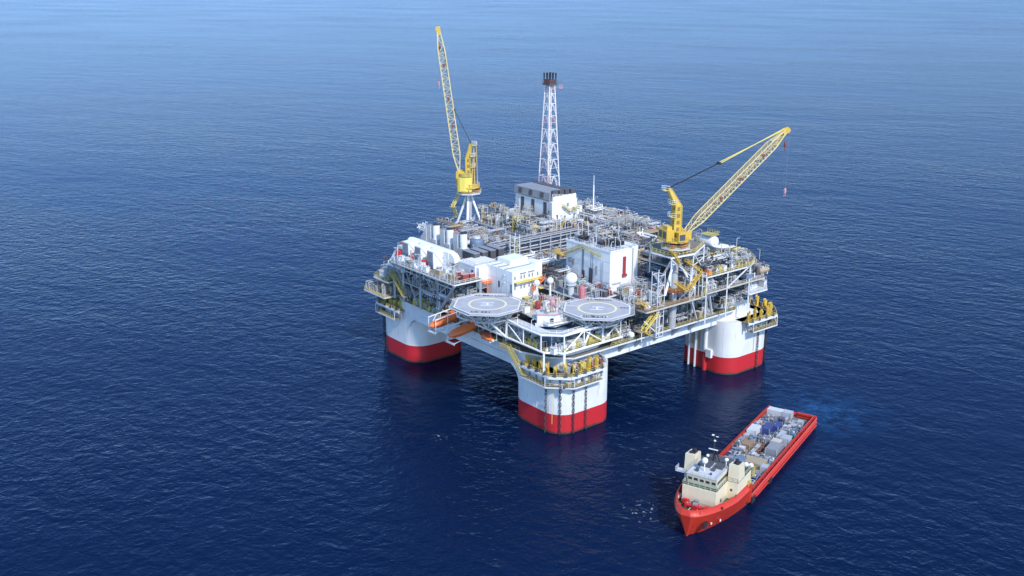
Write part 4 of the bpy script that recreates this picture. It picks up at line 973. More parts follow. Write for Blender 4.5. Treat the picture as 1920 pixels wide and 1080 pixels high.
def ramp_frame(y, z, label):
    t = thing('lifeboat_davit', label, 'davit', (-15, y, z), 0, 'white lifeboat launching frames')
    ax = Vector((0.985, 0, 0.15)); m = MB(); n = MB()
    for w in (-2.1, 2.1):
        a = Vector((-23, y+w, z-2.6)); b = a+ax*10.5; m.bar(a, b, .26)
        if w > 0 or y > 35:
            n.bar(a+Vector((0, 0, 4.6)), b+Vector((0, 0, 4.2)), .3)
            for k in (0.02, .5, .98): m.bar(a.lerp(b, k), a.lerp(b, k)+Vector((0, 0, 4.4)), .2)
        m.bar(b, Vector((-13, y+w, z+3.0)), .26)
    a = Vector((-23, y-2.1, z-2.6)); m.bar(a, a+Vector((0, 4.2, 0)), .26); m.bar(a+Vector((0, 4.2, 0)), a+Vector((3.5, 4.2, 5.0)), .22)
    m.bar(Vector((-18, y, z-2)), Vector((-13.4, y, z-6)), .3)
    part('frame', m, 'bright_white', t); part('top_beam', n, 'bright_white', t)
    part('access_platform', MB().box(-13.4, -11, y-2.4, y+2.4, z+.4, z+.7).rail([(-13.2, y-2.4, z+.7), (-13.2, y+2.4, z+.7)], 1.1, 1.2, .08), 'grating', t)
    part('catwalk', MB().bar((-23.1, y+2.4, z-2.9), (-23.1, y-2.4, z-2.9), .4), 'pale_grey', t)
lifeboat(30.3, 25.4, 'bright orange lifeboat hanging nearest on the front-left side')
ramp_frame(30.5, 25.0, 'white launching frame around the nearest orange lifeboat')
lifeboat(41.2, 25.8, 'orange lifeboat farther left inside its white frame')
ramp_frame(41.2, 25.8, 'white launching frame around the farther orange lifeboat')
t = thing('rescue_boat', 'small orange rescue boat stowed on the beam edge right of the lifeboats', 'rescue boat', (-15, 20.5, 24.4))
part('hull', MB().loft([[(-15+w*math.cos(a), 20.5+s, 24.9+h*math.sin(a)) for a in [2*math.pi*k/10 for k in range(10)]] for s, w, h in ((-3.1, .2, .3), (-2.4, .9, .7), (0, 1.25, .85), (2.2, 1.15, .8), (2.9, .7, .5))]), 'orange', t, smooth=True)
part('console', MB().cbox(-15, 20.2, 25.3, 1.2, 1.8, 1.5), 'brown_red', t)
part('cradle', MB().bar((-13, 18.3, 24.4), (-16, 18.3, 24.1), .3).bar((-13, 22.6, 24.4), (-16, 22.6, 24.1), .3).bar((-13.2, 18, 24), (-13.2, 18, 28), .3).bar((-13.2, 18, 28), (-15.6, 18.4, 27.6), .3), 'bright_white', t)
part('engine', MB().sphere(-15.1, 17.6, 24.7, .55, 10), 'pale_grey', t)
t = thing('liferaft_rack', 'dark red rack between the lifeboats and the rescue boat', 'rack', (-13, 24, 24.3))
part('frame', MB().box(-14.2, -11.5, 23.2, 25.8, 24.3, 24.6).box(-14.1, -13.9, 23.3, 25.7, 24.6, 26.2), 'brown_red', t)
part('canister', MB().capsule((-12.6, 23.6, 25.3), (-12.6, 25.4, 25.3), .6, 10), 'red', t)

# ------------------------------------------------------------------ stairs on the right side
def stair_tower(x, y, z0, z1, label, wx=3.4, wy=2.6, mat='yellow'):
    t = thing('stair_tower', label, 'stair tower', (x, y, z0))
    m = MB(); s = MB(); n = max(1, round((z1-z0)/3.4)); dz = (z1-z0)/n
    for a in (-1, 1):
        for b_ in (-1, 1): m.bar((x+a*wx/2, y+b_*wy/2, z0), (x+a*wx/2, y+b_*wy/2, z1+1), .22)
    for k in range(n+1): edge_loop(m, [(x-wx/2, y-wy/2), (x+wx/2, y-wy/2), (x+wx/2, y+wy/2), (x-wx/2, y+wy/2)], z0+k*dz, .18)
    for k in range(n):
        sg = 1 if k % 2 else -1; s.stair((x+sg*wx*.45, y+sg*.6, z0+k*dz), (x-sg*wx*.45, y+sg*.6, z0+(k+1)*dz), .9, .09)
    part('frame', m, 'steel_white', t); part('flights', s, mat, t); return t
stair_tower(31, -11.6, 24.3, 45.5, 'tall open stair tower beside the right crane pedestal', 3.2, 2.8, 'pale_grey')
stair_tower(46.4, -11.8, 34.4, 44.5, 'pale open stair tower just right of the crane pedestal', 2.6, 2.4, 'pale_grey')
stair_tower(51.3, -13.0, 34.4, 41.8, 'olive yellow stair tower at the corner of the right upper deck', 1.9, 1.6, 'olive_yellow')
stair_tower(17.8, 46.8, 36.55, 48.5, 'yellow stair tower among the pipework behind the coolers', 2.4, 2.4, 'olive_yellow')
stair_tower(52, 60.5, 43, 47.5, 'yellow stair tower left of the white generator building', 2.4, 2.4, 'yellow')
t = thing('yellow_stair', 'bright yellow stair climbing from the beam walkway right of the right helideck', 'stair', (27, -11, 24.4))
part('flight', MB().stair((22.8, -11.2, 37.4), (29.2, -11.2, 32.6), 1.6, .16), 'yellow', t)
part('flight', MB().stair((30.0, -12.2, 32.4), (24.0, -12.2, 27.6), 1.9, .16), 'pale_yellow', t)
part('flight', MB().stair((24.6, -10.6, 27.4), (28.8, -10.6, 24.6), 1.4, .14), 'yellow', t)
part('landing', MB().cbox(30.2, -11.6, 32.2, 2.4, 3, .2).cbox(23.6, -11.4, 27.3, 2.6, 3, .2).cbox(22.2, -11.2, 37.2, 2.4, 2, .2), 'tan', t)
part('post', MB().bar((31, -12.8, 24.3), (31, -12.8, 32.2), .3).bar((23, -12.6, 24.3), (23, -12.6, 27.3), .3).bar((31, -12.5, 25), (24, -12.5, 31), .3), 'steel_white', t)
t = thing('yellow_stair', 'yellow stair slanting down the outside of the left column deck', 'stair', (-14, 80, 26))
part('flight', MB().stair((-15, 78.5, 34.5), (-15, 70.5, 27.3), 1.5, .16).stair((-14, 87, 26), (-14.4, 80, 32), 1.2, .14), 'olive_yellow', t)
part('landing', MB().cbox(-14.6, 79.4, 34.2, 2, 2.4, .2).cbox(-15, 69.8, 27, 2, 2, .2), 'tan', t)
t = thing('yellow_stair', 'olive stair curling down the front-left beam to the nearest column', 'stair', (-14, 6, 20))
part('flight', MB().stair((-14.3, 10.5, 24.2), (-14.3, 3.0, 17.2), 1.3, .16).stair((-14.3, 14.5, 23.6), (-14.3, 11.2, 24), 1.3, .16), 'olive_yellow', t)
part('landing', MB().cbox(-14.3, 10.8, 24.0, 1.5, 1.6, .2).cbox(-14.2, 2.4, 17.0, 1.5, 1.6, .2), 'tan', t)

# ------------------------------------------------------------------ process equipment: one of each kind, then copies
def k_pump(c, c2):
    t = thing('pump_skid', '', 'pump skid')
    part('base_frame', MB().box(-1.7, 1.7, -.9, .9, 0, .3), 'steel_grey', t, local=True)
    part('motor', MB().tube((-1.4, 0, .9), (0, 0, .9), .55, 10).box(-1.1, -.5, -.3, .3, 1.35, 1.65), c, t, local=True)
    part('pump_casing', MB().tube((.3, 0, .9), (1.2, 0, .9), .65, 10).tube((.8, 0, 1), (.8, 0, 2.1), .25, 8).tube((1.2, 0, .9), (1.7, 0, .9), .25, 8), c2, t, local=True)
    part('control_box', MB().box(-.5, .1, .5, .85, .3, 1.7), 'pale_grey', t, local=True); return t
def k_vessel(c, c2):
    t = thing('upright_vessel', '', 'vessel')
    part('shell', MB().lathe(0, 0, [(.85, .6), (.85, 3.6), (.7, 4.0), (.35, 4.25), (.05, 4.3)], 12), c, t, smooth=True, local=True)
    part('skirt', MB().cyl(0, 0, 0, .6, .75, 12), c2, t, local=True)
    part('nozzle', MB().tube((0, 0, 4.2), (0, 0, 4.7), .16, 6).tube((0, 0, 4.7), (1.1, 0, 4.7), .16, 6).tube((1.1, 0, 4.7), (1.1, 0, .2), .14, 6).tube((.8, 0, 2.2), (1.2, .4, 2.2), .2, 6), 'pale_grey', t, local=True)
    part('cage_platform', MB().rail([(-1, -1, 3.3), (1, -1, 3.3), (1, 1, 3.3), (-1, 1, 3.3), (-1, -1, 3.3)], 1, 1, .06), 'beige', t, local=True); return t
def k_drum(c, c2):
    t = thing('horizontal_vessel', '', 'vessel')
    part('shell', MB().capsule((-2, 0, 1.5), (2, 0, 1.5), .95, 12), c, t, smooth=True, local=True)
    part('saddle', MB().box(-1.6, -1.2, -.7, .7, 0, 1), c2, t, local=True); part('saddle', MB().box(1.2, 1.6, -.7, .7, 0, 1), c2, t, local=True)
    part('manway', MB().cyl(.4, 0, 2.3, 2.8, .4, 10).tube((-1, 0, 2.4), (-1, 0, 3.1), .15, 6).tube((-1, 0, 3.1), (-1, 1.4, 3.1), .15, 6), 'pale_grey', t, local=True); return t
def k_manifold(c, c2):
    t = thing('pipe_manifold', '', 'pipework')
    m = MB(); v = MB(); f = MB()
    for i, x in enumerate((-1.4, -.7, 0, .7, 1.4)):
        h = 2.1+.35*((i*3) % 4); m.tube((x, -.6, .2), (x, -.6, h), .17, 6).tube((x, -.6, h), (x, .7, h), .17, 6).tube((x, .7, h), (x, .7, .1), .17, 6)
        v.torus((x, -.95, 1.2+.15*(i % 2)), (0, 1, 0), .26, .07, 10, 4).cbox(x, -.6, 1, .45, .45, .5)
    m.tube((-1.9, -.6, .5), (1.9, -.6, .5), .24, 8); m.tube((-1.9, .7, .8), (1.9, .7, .8), .2, 8)
    for x in (-1.8, 1.8):
        for y in (-1, 1): f.bar((x, y, 0), (x, y, 3.1), .14)
        f.bar((x, -1, 3.1), (x, 1, 3.1), .14)
    f.bar((-1.8, -1, 3.1), (1.8, -1, 3.1), .14); f.bar((-1.8, 1, 3.1), (1.8, 1, 3.1), .14)
    part('pipes', m, c, t, smooth=True, local=True); part('valves', v, c2, t, local=True); part('frame', f, 'pale_grey', t, local=True); return t
def k_cabinet(c, c2):
    t = thing('equipment_cabinet', '', 'cabinet')
    part('body', MB().box(-1.2, 1.2, -.8, .8, .1, 2.3), c, t, local=True)
    part('roof', MB().box(-1.3, 1.3, -.9, .9, 2.3, 2.42), c2, t, local=True)
    part('door', MB().box(-1.0, -.1, -.86, -.8, .25, 2.1).box(.1, 1.0, -.86, -.8, .25, 2.1), c, t, local=True)
    part('plinth', MB().box(-1.1, 1.1, -.7, .7, 0, .1), 'dark_grey', t, local=True); return t
def k_cooler(c, c2):
    t = thing('air_cooler', '', 'cooler')
    part('casing', MB().box(-2, 2, -1.4, 1.4, 1.1, 2.3), c, t, local=True)
    for x in (-1, 1): part('fan_ring', MB().cyl(x, 0, 2.3, 2.75, .8, 14), c2, t, local=True); part('fan_hub', MB().cyl(x, 0, 2.75, 2.8, .62, 12), 'black', t, local=True)
    m = MB()
    for x in (-1.8, 1.8):
        for y in (-1.2, 1.2): m.bar((x, y, 0), (x, y, 1.1), .18)
    part('legs', m, 'pale_grey', t, local=True); return t
def k_rack(c, c2):
    t = thing('pipe_rack', '', 'pipe rack')
    f = MB(); p = MB(); q = MB()
    for x in (-2.6, 0, 2.6):
        for y in (-1.3, 1.3): f.bar((x, y, 0), (x, y, 4.4), .2)
        for z in (1.7, 3.1, 4.4): f.bar((x, -1.3, z), (x, 1.3, z), .16)
    for y in (-1.3, 1.3):
        for z in (1.7, 4.4): f.bar((-2.6, y, z), (2.6, y, z), .16)
    f.bar((-2.6, -1.3, 0), (0, -1.3, 4.4), .13); f.bar((0, 1.3, 4.4), (2.6, 1.3, 0), .13)
    for i in range(5): (p if i % 2 else q).tube((-3, -1+.5*i, 2.0), (3, -1+.5*i, 2.0), .14+.05*(i % 3), 6); (q if i % 2 else p).tube((-3, -1+.5*i, 3.4), (3, -1+.5*i, 3.4), .12+.04*(i % 2), 6)
    q.tube((-1.2, -1.5, .2), (-1.2, -1.5, 3.4), .2, 6); p.tube((1.3, -1.6, 0), (1.3, -1.6, 4.9), .16, 6); p.tube((1.3, -1.6, 4.9), (1.3, .6, 4.9), .16, 6)
    part('frame', f, c2, t, local=True); part('pipes', p, c, t, smooth=True, local=True); part('insulated_pipes', q, 'pale_grey', t, smooth=True, local=True); return t
def k_filter(c, c2):
    t = thing('filter_skid', '', 'filter skid')
    f = MB(); s = MB()
    for x in (-1.3, 1.3):
        for y in (-.9, .9): f.bar((x, y, 0), (x, y, 2.7), .14)
    for z in (.15, 2.7): edge_loop(f, [(-1.3, -.9), (1.3, -.9), (1.3, .9), (-1.3, .9)], z, .14)
    for x in (-.8, 0, .8): s.lathe(x, 0, [(.34, .3), (.34, 2.0), (.2, 2.3), (.03, 2.35)], 8)
    part('frame', f, c2, t, local=True); part('canister', s, c, t, smooth=True, local=True)
    part('header_pipe', MB().tube((-1.5, -.6, .7), (1.5, -.6, .7), .14, 6).tube((-1.5, .6, 2.5), (1.5, .6, 2.5), .12, 6).tube((1.2, .6, 2.5), (1.2, .6, 0), .12, 6), 'pale_grey', t, local=True); return t
def k_lamp(c, c2):
    t = thing('lamp_post', '', 'lamp post')
    part('pole', MB().tube((0, 0, 0), (0, 0, 4.6), .12, 6).tube((0, 0, 4.5), (.8, 0, 4.7), .08, 4), c, t, local=True)
    part('lamp', MB().cbox(.9, 0, 4.55, .6, .5, .25), c2, t, local=True); return t
def k_frame(c, c2):
    t = thing('steel_frame_tower', '', 'frame')
    f = MB()
    for x in (-1.7, 1.7):
        for y in (-1.5, 1.5): f.bar((x, y, 0), (x, y, 6.6), .22)
    for z in (2.2, 4.4, 6.6): edge_loop(f, [(-1.7, -1.5), (1.7, -1.5), (1.7, 1.5), (-1.7, 1.5)], z, .2)
    for z in (0, 2.2, 4.4): f.bar((-1.7, -1.5, z), (1.7, -1.5, z+2.2), .12); f.bar((-1.7, 1.5, z+2.2), (-1.7, -1.5, z), .12)
    part('frame', f, c2, t, local=True)
    part('floor', MB().box(-1.7, 1.7, -1.5, 1.5, 2.24, 2.34).box(-1.7, 1.7, -1.5, 1.5, 4.44, 4.54), 'grating', t, local=True)
    part('column_vessel', MB().lathe(.2, .1, [(.75, .1), (.75, 5.6), (.5, 6.1), (.05, 6.3)], 10), c, t, smooth=True, local=True)
    part('riser', MB().tube((-1.2, -1.1, 0), (-1.2, -1.1, 7.2), .17, 6).tube((-1.2, -1.1, 7.2), (.2, .1, 7.2), .15, 6).tube((.2, .1, 7.2), (.2, .1, 6), .15, 6).tube((1.3, -1, 0), (1.3, -1, 5), .14, 6), 'pale_grey', t, local=True)
    part('railing', MB().rail([(-1.7, -1.5, 6.7), (1.7, -1.5, 6.7), (1.7, 1.5, 6.7), (-1.7, 1.5, 6.7), (-1.7, -1.5, 6.7)], 1, 1.7, .06), 'beige', t, local=True); return t
KINDS = {'pump': (k_pump, 'pump skid', 2.0, 1.4), 'vessel': (k_vessel, 'upright vessel', 4.7, 1.3), 'drum': (k_drum, 'horizontal vessel', 3.1, 2.2), 'manifold': (k_manifold, 'pipe manifold', 3.2, 1.9),
         'cabinet': (k_cabinet, 'equipment cabinet', 2.4, 1.3), 'cooler': (k_cooler, 'twin-fan cooler', 2.8, 2.0), 'rack': (k_rack, 'pipe rack', 4.9, 2.6), 'filter': (k_filter, 'filter skid', 2.7, 1.4),
         'lamp': (k_lamp, 'lamp post', 4.8, .4), 'frame': (k_frame, 'framed column vessel', 7.3, 1.9)}
CW_ = {'beige': ('beige', 'tan'), 'rusty': ('brown_red', 'tan'), 'faded red': ('faded_red', 'beige'), 'grey': ('mid_grey', 'steel_grey'), 'dark grey': ('dark_grey', 'mid_grey'), 'pale grey': ('pale_grey', 'steel_grey'), 'white': ('bright_white', 'pale_grey'), 'tan': ('tan', 'beige'),
       'yellow': ('olive_yellow', 'pale_yellow'), 'red': ('brown_red', 'faded_red'), 'blue': ('steel_blue', 'mid_grey'), 'black': ('black', 'dark_grey'), 'teal': ('pale_teal', 'pale_grey'), 'orange': ('orange', 'beige')}
PROTO = {}
def place(kind, colour, x, y, z, rz, scale, where):
    key = (kind, colour); fn, noun, h, r_ = KINDS[kind]
    if key not in PROTO:
        o = fn(*CW_[colour]); PROTO[key] = o
        kids(o)
        for k in kids(o): kids(k)
    else: o = copy_tree(PROTO[key])
    o.location = (x, y, z); o.rotation_euler = (0, 0, rz); o.scale = (scale,)*3
    o['label'] = '%s %s %s' % (colour, noun, where); o['category'] = {'lamp': 'lamp post'}.get(kind, {'framed column vessel': 'vessel'}.get(noun, noun))
    o['group'] = '%s %ss %s' % (colour, noun, where)
    return o
COUNT = {}
def scatter(where, x0, x1, y0, y1, z, hmax, seed, kinds, colours, cell=3.5, keep=0.96, avoid=()):
    rng = random.Random(seed); kk = [k for k in kinds if KINDS[k][2]*0.8 <= hmax]
    cell *= 0.86
    nx = max(1, int((x1-x0)/cell)); ny = max(1, int((y1-y0)/cell)); dx = (x1-x0)/nx; dy = (y1-y0)/ny
    for i in range(nx):
        for j in range(ny):
            x = x0+dx*(i+.5)+rng.uniform(-.5, .5)*dx*.25; y = y0+dy*(j+.5)+rng.uniform(-.5, .5)*dy*.25
            k = rng.choice(kk); c = rng.choice(colours); rz = rng.choice((0, 1, 2, 3))*math.pi/2; s = rng.uniform(.8, 1.15); u = rng.random()
            s = min(s, hmax/KINDS[k][2], min(dx, dy)*0.62/ (KINDS[k][3]*0.72))
            if s < .55: k = 'pump' if hmax < 2.6 else 'filter'; s = .8
            if u > keep or any(a-1.2 < x < b+1.2 and e-1.2 < y < f+1.2 for a, b, e, f in avoid): continue
            if COUNT.get(k, 0) >= 290: continue
            COUNT[k] = COUNT.get(k, 0)+1
            place(k, c, x, y, z+.01, rz, s, where)
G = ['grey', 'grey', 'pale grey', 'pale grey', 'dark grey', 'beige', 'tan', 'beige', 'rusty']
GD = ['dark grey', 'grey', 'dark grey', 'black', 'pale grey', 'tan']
ALL = ['pump', 'vessel', 'drum', 'manifold', 'cabinet', 'rack', 'filter', 'cooler', 'manifold', 'rack']
TALL = ALL+['frame', 'frame', 'rack', 'manifold']
scatter('on the left deck edge before the intake hoods', -17, -13.4, 53, 74.5, 40, 2.0, 11, ['pump', 'cabinet', 'filter', 'pump'], ['white', 'pale grey', 'grey', 'white', 'teal', 'tan'], 2.0)
scatter('on the left deck corner beside the deckhouse', -16.8, -7.2, 36.2, 51, 40, 2.4, 12, ['pump', 'cabinet', 'filter', 'drum'], ['red', 'red', 'white', 'teal', 'pale grey', 'tan'], 2.9)
scatter('at the far left end of the upper deck', -8, 1.5, 81.5, 88, 40, 2.6, 13, ALL, ['tan', 'pale grey', 'grey', 'orange'], 3)
scatter('between the exhaust stacks and the left crane', 8.5, 34, 69, 97, 40, 4.6, 14, TALL, G+['red'], 3.5, .95, ((31, 36, 92, 97), (4, 7.5, 70, 97), (12, 19, 63, 70)))
scatter('between the dark coolers and the pipe bridge', 15, 34, 58, 69, 40, 4.6, 15, ALL, G+['blue'], 3.3, .95, ((12.6, 18.4, 63.7, 69.5), (16, 19.5, 45, 48.5)))
scatter('on the back deck left of the generator building', 36.5, 52.5, 58.8, 94, 43, 6.6, 16, TALL, G+['dark grey', 'yellow', 'tan'], 3.5, .95, ((50, 54, 59, 62),))
scatter('at the foot of the generator building', 54, 67, 59, 66.6, 43, 3.6, 17, ALL, G+['red', 'tan'], 3.1)
scatter('on the back deck right of the generator building', 71.5, 88.5, 58.8, 94, 43, 3.4, 18, ALL, G+['tan', 'dark grey'], 3.5, .95, ((69.5, 75, 86, 95), (78, 81, 70, 73)))
scatter('on the centre deck in front of the pipe bridge', 13.5, 24.5, 13, 50.5, 36.5, 5.0, 19, ALL, G+['teal', 'blue', 'red'], 3.3, .95, ((11, 15, 9, 13.5), (9, 13, 25, 31)))
scatter('behind the process building below the pipe bridge', 25.5, 52, 28.5, 50.5, 36.5, 4.0, 20, ALL, G+['tan', 'dark grey'], 3.4, .95)
scatter('on the flat roof of the process building', 26.2, 33, 6.5, 26, 50.5, 3.0, 21, ['cooler', 'cooler', 'cabinet', 'pump', 'manifold', 'cooler'], ['dark grey', 'black', 'dark grey', 'grey'], 3.3)
scatter('behind the process building towards the right rear', 40, 52.6, 8, 27, 36.5, 6.8, 22, TALL, G+['dark grey', 'orange'], 3.4, .95, ((35, 58, -14, 6),))
scatter('on the crowded right upper deck behind the crane', 54, 88, 12, 58, 41, 4.9, 23, ALL, G+['dark grey', 'red', 'dark grey'], 3.7, .95, ((77, 83, 4, 15),))
scatter('in the tall dark framework near the rear right rim', 66, 77, 38, 50, 41, 7.4, 24, ['frame'], ['dark grey', 'grey'], 3.9)
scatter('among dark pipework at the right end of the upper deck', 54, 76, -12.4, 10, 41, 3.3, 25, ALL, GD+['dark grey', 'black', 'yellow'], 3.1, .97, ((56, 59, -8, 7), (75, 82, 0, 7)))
scatter('at the outer right end of the upper deck', 76.5, 86, -7, 4, 41, 2.6, 26, ALL, ['tan', 'pale grey', 'yellow', 'white', 'grey'], 3.0, .9, ((76, 82, 0, 6),))
scatter('on the mid deck with orange rails below the right crane', 25, 52.5, -12.4, 4, 34.45, 3.4, 27, ['pump', 'vessel', 'manifold', 'cabinet', 'filter', 'rack', 'manifold'], ['orange', 'tan', 'pale grey', 'white', 'grey', 'pale grey'], 3.2, .93, ((39, 43, -11.5, -7), (29, 33, -13.5, -9.8), (44.6, 48, -13.2, -10)))
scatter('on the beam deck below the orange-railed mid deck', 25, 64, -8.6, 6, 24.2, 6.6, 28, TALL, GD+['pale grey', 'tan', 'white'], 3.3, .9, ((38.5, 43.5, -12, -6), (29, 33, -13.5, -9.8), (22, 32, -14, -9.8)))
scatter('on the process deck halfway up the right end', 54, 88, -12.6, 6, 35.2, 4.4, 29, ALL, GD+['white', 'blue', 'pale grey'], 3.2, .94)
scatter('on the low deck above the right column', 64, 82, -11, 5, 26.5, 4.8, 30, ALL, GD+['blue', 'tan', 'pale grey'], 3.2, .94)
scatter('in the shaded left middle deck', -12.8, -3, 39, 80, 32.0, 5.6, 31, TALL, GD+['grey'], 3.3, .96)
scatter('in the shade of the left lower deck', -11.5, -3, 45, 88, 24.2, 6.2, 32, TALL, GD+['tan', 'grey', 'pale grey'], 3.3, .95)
scatter('at the railing of the left lower deck', -13, -11, 45, 74, 24.2, 2.6, 33, ['pump', 'cabinet', 'filter'], ['white', 'pale grey', 'yellow', 'red', 'tan'], 2.5, .6)
scatter('on the truss deck under the helidecks', -11.5, 14, -3, 22, 26.9, 5.0, 34, ALL, G+['white', 'dark grey', 'dark grey'], 3.2, .93, ((-9.5, 2.5, -5, 4.5),))
scatter('between the two helidecks', 1.8, 22, 3, 21.5, 34.0, 2.4, 35, ['pump', 'cabinet', 'filter', 'drum', 'manifold'], ['white', 'white', 'tan', 'yellow', 'red', 'pale grey', 'teal'], 2.7, .9, ((4.5, 7.3, 19, 22), (9, 12, 17.5, 20.5), (2, 4.4, 7.7, 10.2), (11.5, 14.5, 4, 13.5), (-2, 10.5, 20, 24)))
scatter('on the roof of the control house', -6, .8, .2, 4.6, 36.46, 1.7, 49, ['pump', 'cabinet', 'filter'], ['white', 'pale grey', 'beige', 'faded red'], 2.2, .95)
scatter('beside the control house on the left helideck side', -7.5, 1.6, 9.8, 21, 34.0, 2.2, 36, ['pump', 'cabinet', 'filter', 'drum'], ['white', 'tan', 'yellow', 'pale grey', 'red'], 2.7, .85, ((-3, 0, 9.5, 12.5),))
scatter('on the front-left beam walkway', -12.9, -9.5, 14, 44, 24.2, 2.4, 37, ['pump', 'cabinet', 'filter', 'drum'], ['tan', 'yellow', 'red', 'pale grey', 'white'], 2.7, .8, ((-15, -11, 17, 26),))
scatter('on the front-right beam walkway beside the right helideck', 14, 24, -8.8, 2, 24.2, 5.4, 38, ALL, ['yellow', 'tan', 'pale grey', 'white', 'grey'], 3, .85)
scatter('on the balcony at the outer right end', 78, 92, -12, -4, 30.5, 2.6, 39, ['pump', 'cabinet', 'filter', 'manifold'], ['tan', 'pale grey', 'grey', 'white'], 2.8, .8)
scatter('on the open deck around the large dome', 13.5, 24.2, 1.5, 13, 36.5, 3.2, 40, ['pump', 'manifold', 'cabinet', 'filter', 'vessel', 'drum'], ['grey', 'pale grey', 'white', 'tan', 'dark grey', 'blue', 'red'], 2.9, .93, ((10.8, 15.2, 8.8, 13.2), (11.3, 13.7, 4, 6.4)))
scatter('against the front of the process building', 25.5, 39, -1.5, 4, 36.5, 3.6, 41, ['manifold', 'rack', 'filter', 'cabinet', 'vessel'], ['grey', 'pale grey', 'dark grey', 'tan', 'white'], 3.0, .95, ((29, 33, -14, -9),))
scatter('behind the truss deck railing over the nearest column', -12.6, 12, -9.3, -5.2, 26.9, 3.0, 42, ['cabinet', 'filter', 'cabinet', 'pump'], ['white', 'white', 'pale grey', 'white', 'yellow'], 2.1, .85)
scatter('behind the front-left truss rail under the left helideck', -12.7, -10.2, -4, 30, 26.9, 3.0, 43, ['cabinet', 'filter', 'manifold', 'pump'], ['white', 'pale grey', 'white', 'dark grey', 'yellow'], 2.2, .8)
scatter('along the front rail of the right end upper deck', 54, 76, -13, -11.2, 41, 2.2, 44, ['cabinet', 'pump', 'filter'], ['yellow', 'orange', 'white', 'tan', 'dark grey'], 2.3, .7)
scatter('on the orange-floored corner above the beam walkway', 25, 36, -13, -10.5, 34.45, 2.4, 45, ['pump', 'cabinet', 'filter'], ['orange', 'tan', 'white', 'yellow'], 2.2, .85, ((29, 33, -13.5, -9.8),))
scatter('among the chain stoppers of the nearest column', -10.8, 10, -11.5, -9.4, 20.02, 2.2, 50, ['pump', 'cabinet', 'filter', 'pump'], ['red', 'faded red', 'grey', 'dark grey', 'yellow'], 2.0, .75)
scatter('along the walkway below the chain stoppers', -12.5, 4, -13.6, -12.6, 16.72, 2.0, 51, ['pump', 'filter', 'cabinet'], ['dark grey', 'grey', 'tan'], 2.2, .6)
scatter('in the gap under the truss deck corner', -11, 10, -8.8, -7.8, 20.02, 5.5, 52, ['rack', 'manifold', 'vessel', 'filter'], ['grey', 'dark grey', 'yellow', 'pale grey'], 2.6, .9)
scatter('on the tan balcony past the left column', -16.5, -6, 82, 96, 24.65, 4.0, 47, ['manifold', 'cabinet', 'filter', 'vessel', 'pump'], ['tan', 'pale grey', 'yellow', 'white', 'grey', 'orange'], 2.8, .85, ((-20, -12, 95, 99),))
scatter('on the higher tan balcony past the left column', -14.5, -4, 82, 93, 30.25, 3.6, 48, ['manifold', 'cabinet', 'filter', 'pump', 'vessel'], ['tan', 'pale grey', 'yellow', 'white', 'grey'], 2.8, .85, ((-20, -12, 90, 99),))
scatter('on the winch deck of the left column', -13, -7.5, 82, 93, 20.0, 3.0, 46, ['pump', 'cabinet', 'manifold', 'filter'], ['tan', 'yellow', 'white', 'grey'], 2.6, .8)
# slim white poles and aerials that stand up all over the decks
rng = random.Random(9)
for ph, x0, x1, y0, y1, z, n in (('among the back deck pipework', 37, 88, 60, 94, 43, 26), ('behind the exhaust stacks', 9, 34, 58, 95, 40, 16), ('on the right upper deck', 54, 88, 10, 58, 41, 22), ('at the right end of the upper deck', 54, 86, -12, 8, 41, 12),
                                 ('on the orange-railed mid deck', 25, 52, -13, 0, 34.5, 12), ('on the deck around the domes', 2, 23, 0, 21, 34, 16), ('on the left edge of the upper deck', -17, -8, 37, 74, 40, 12), ('on the process building roof', 25.5, 33, 5.5, 26, 50.5, 10), ('on the lowest deck of the right side', 20, 74, -8.5, 0, 24.2, 12)):
    for k in range(n): place('lamp', 'pale grey' if k % 3 else 'beige', rng.uniform(x0, x1), rng.uniform(y0, y1), z, rng.uniform(0, 6), rng.uniform(.6, 1.35), ph)
# lamp posts and whip aerials along the rims
LP = [(-17, 40), (-17, 60), (-16.8, 71), (-9, 83), (12, 92), (24, 96.5), (46, 95), (60, 96.5), (56, 58.6), (70, 59), (88, 60), (88.5, 80), (88, 40), (88, 20), (66, -13), (75, -13), (88, 3)]
for i, (x, y) in enumerate(LP):
    z = 43 if (36 < x < 89 and y > 58) else (41 if x > 53 else 40)
    place('lamp', 'pale grey', x, y, z, (i % 4)*1.57, .8+.2*(i % 3), 'standing at the rim of the upper decks')
for i, (x, y, z) in enumerate(((26, 5.6, 50.5), (30, 5.4, 50.5), (25.6, 14, 50.5), (-8, -2, 34), (2.5, 16, 34), (9.5, 14, 34), (22, 3, 34), (-12.6, 8, 32.5), (-12.6, 1, 32.5), (20, -6, 34))):
    place('lamp', 'white', x, y, z, (i % 4)*1.57, .7, ('on the process building roof rim' if i < 3 else 'near the helidecks'))
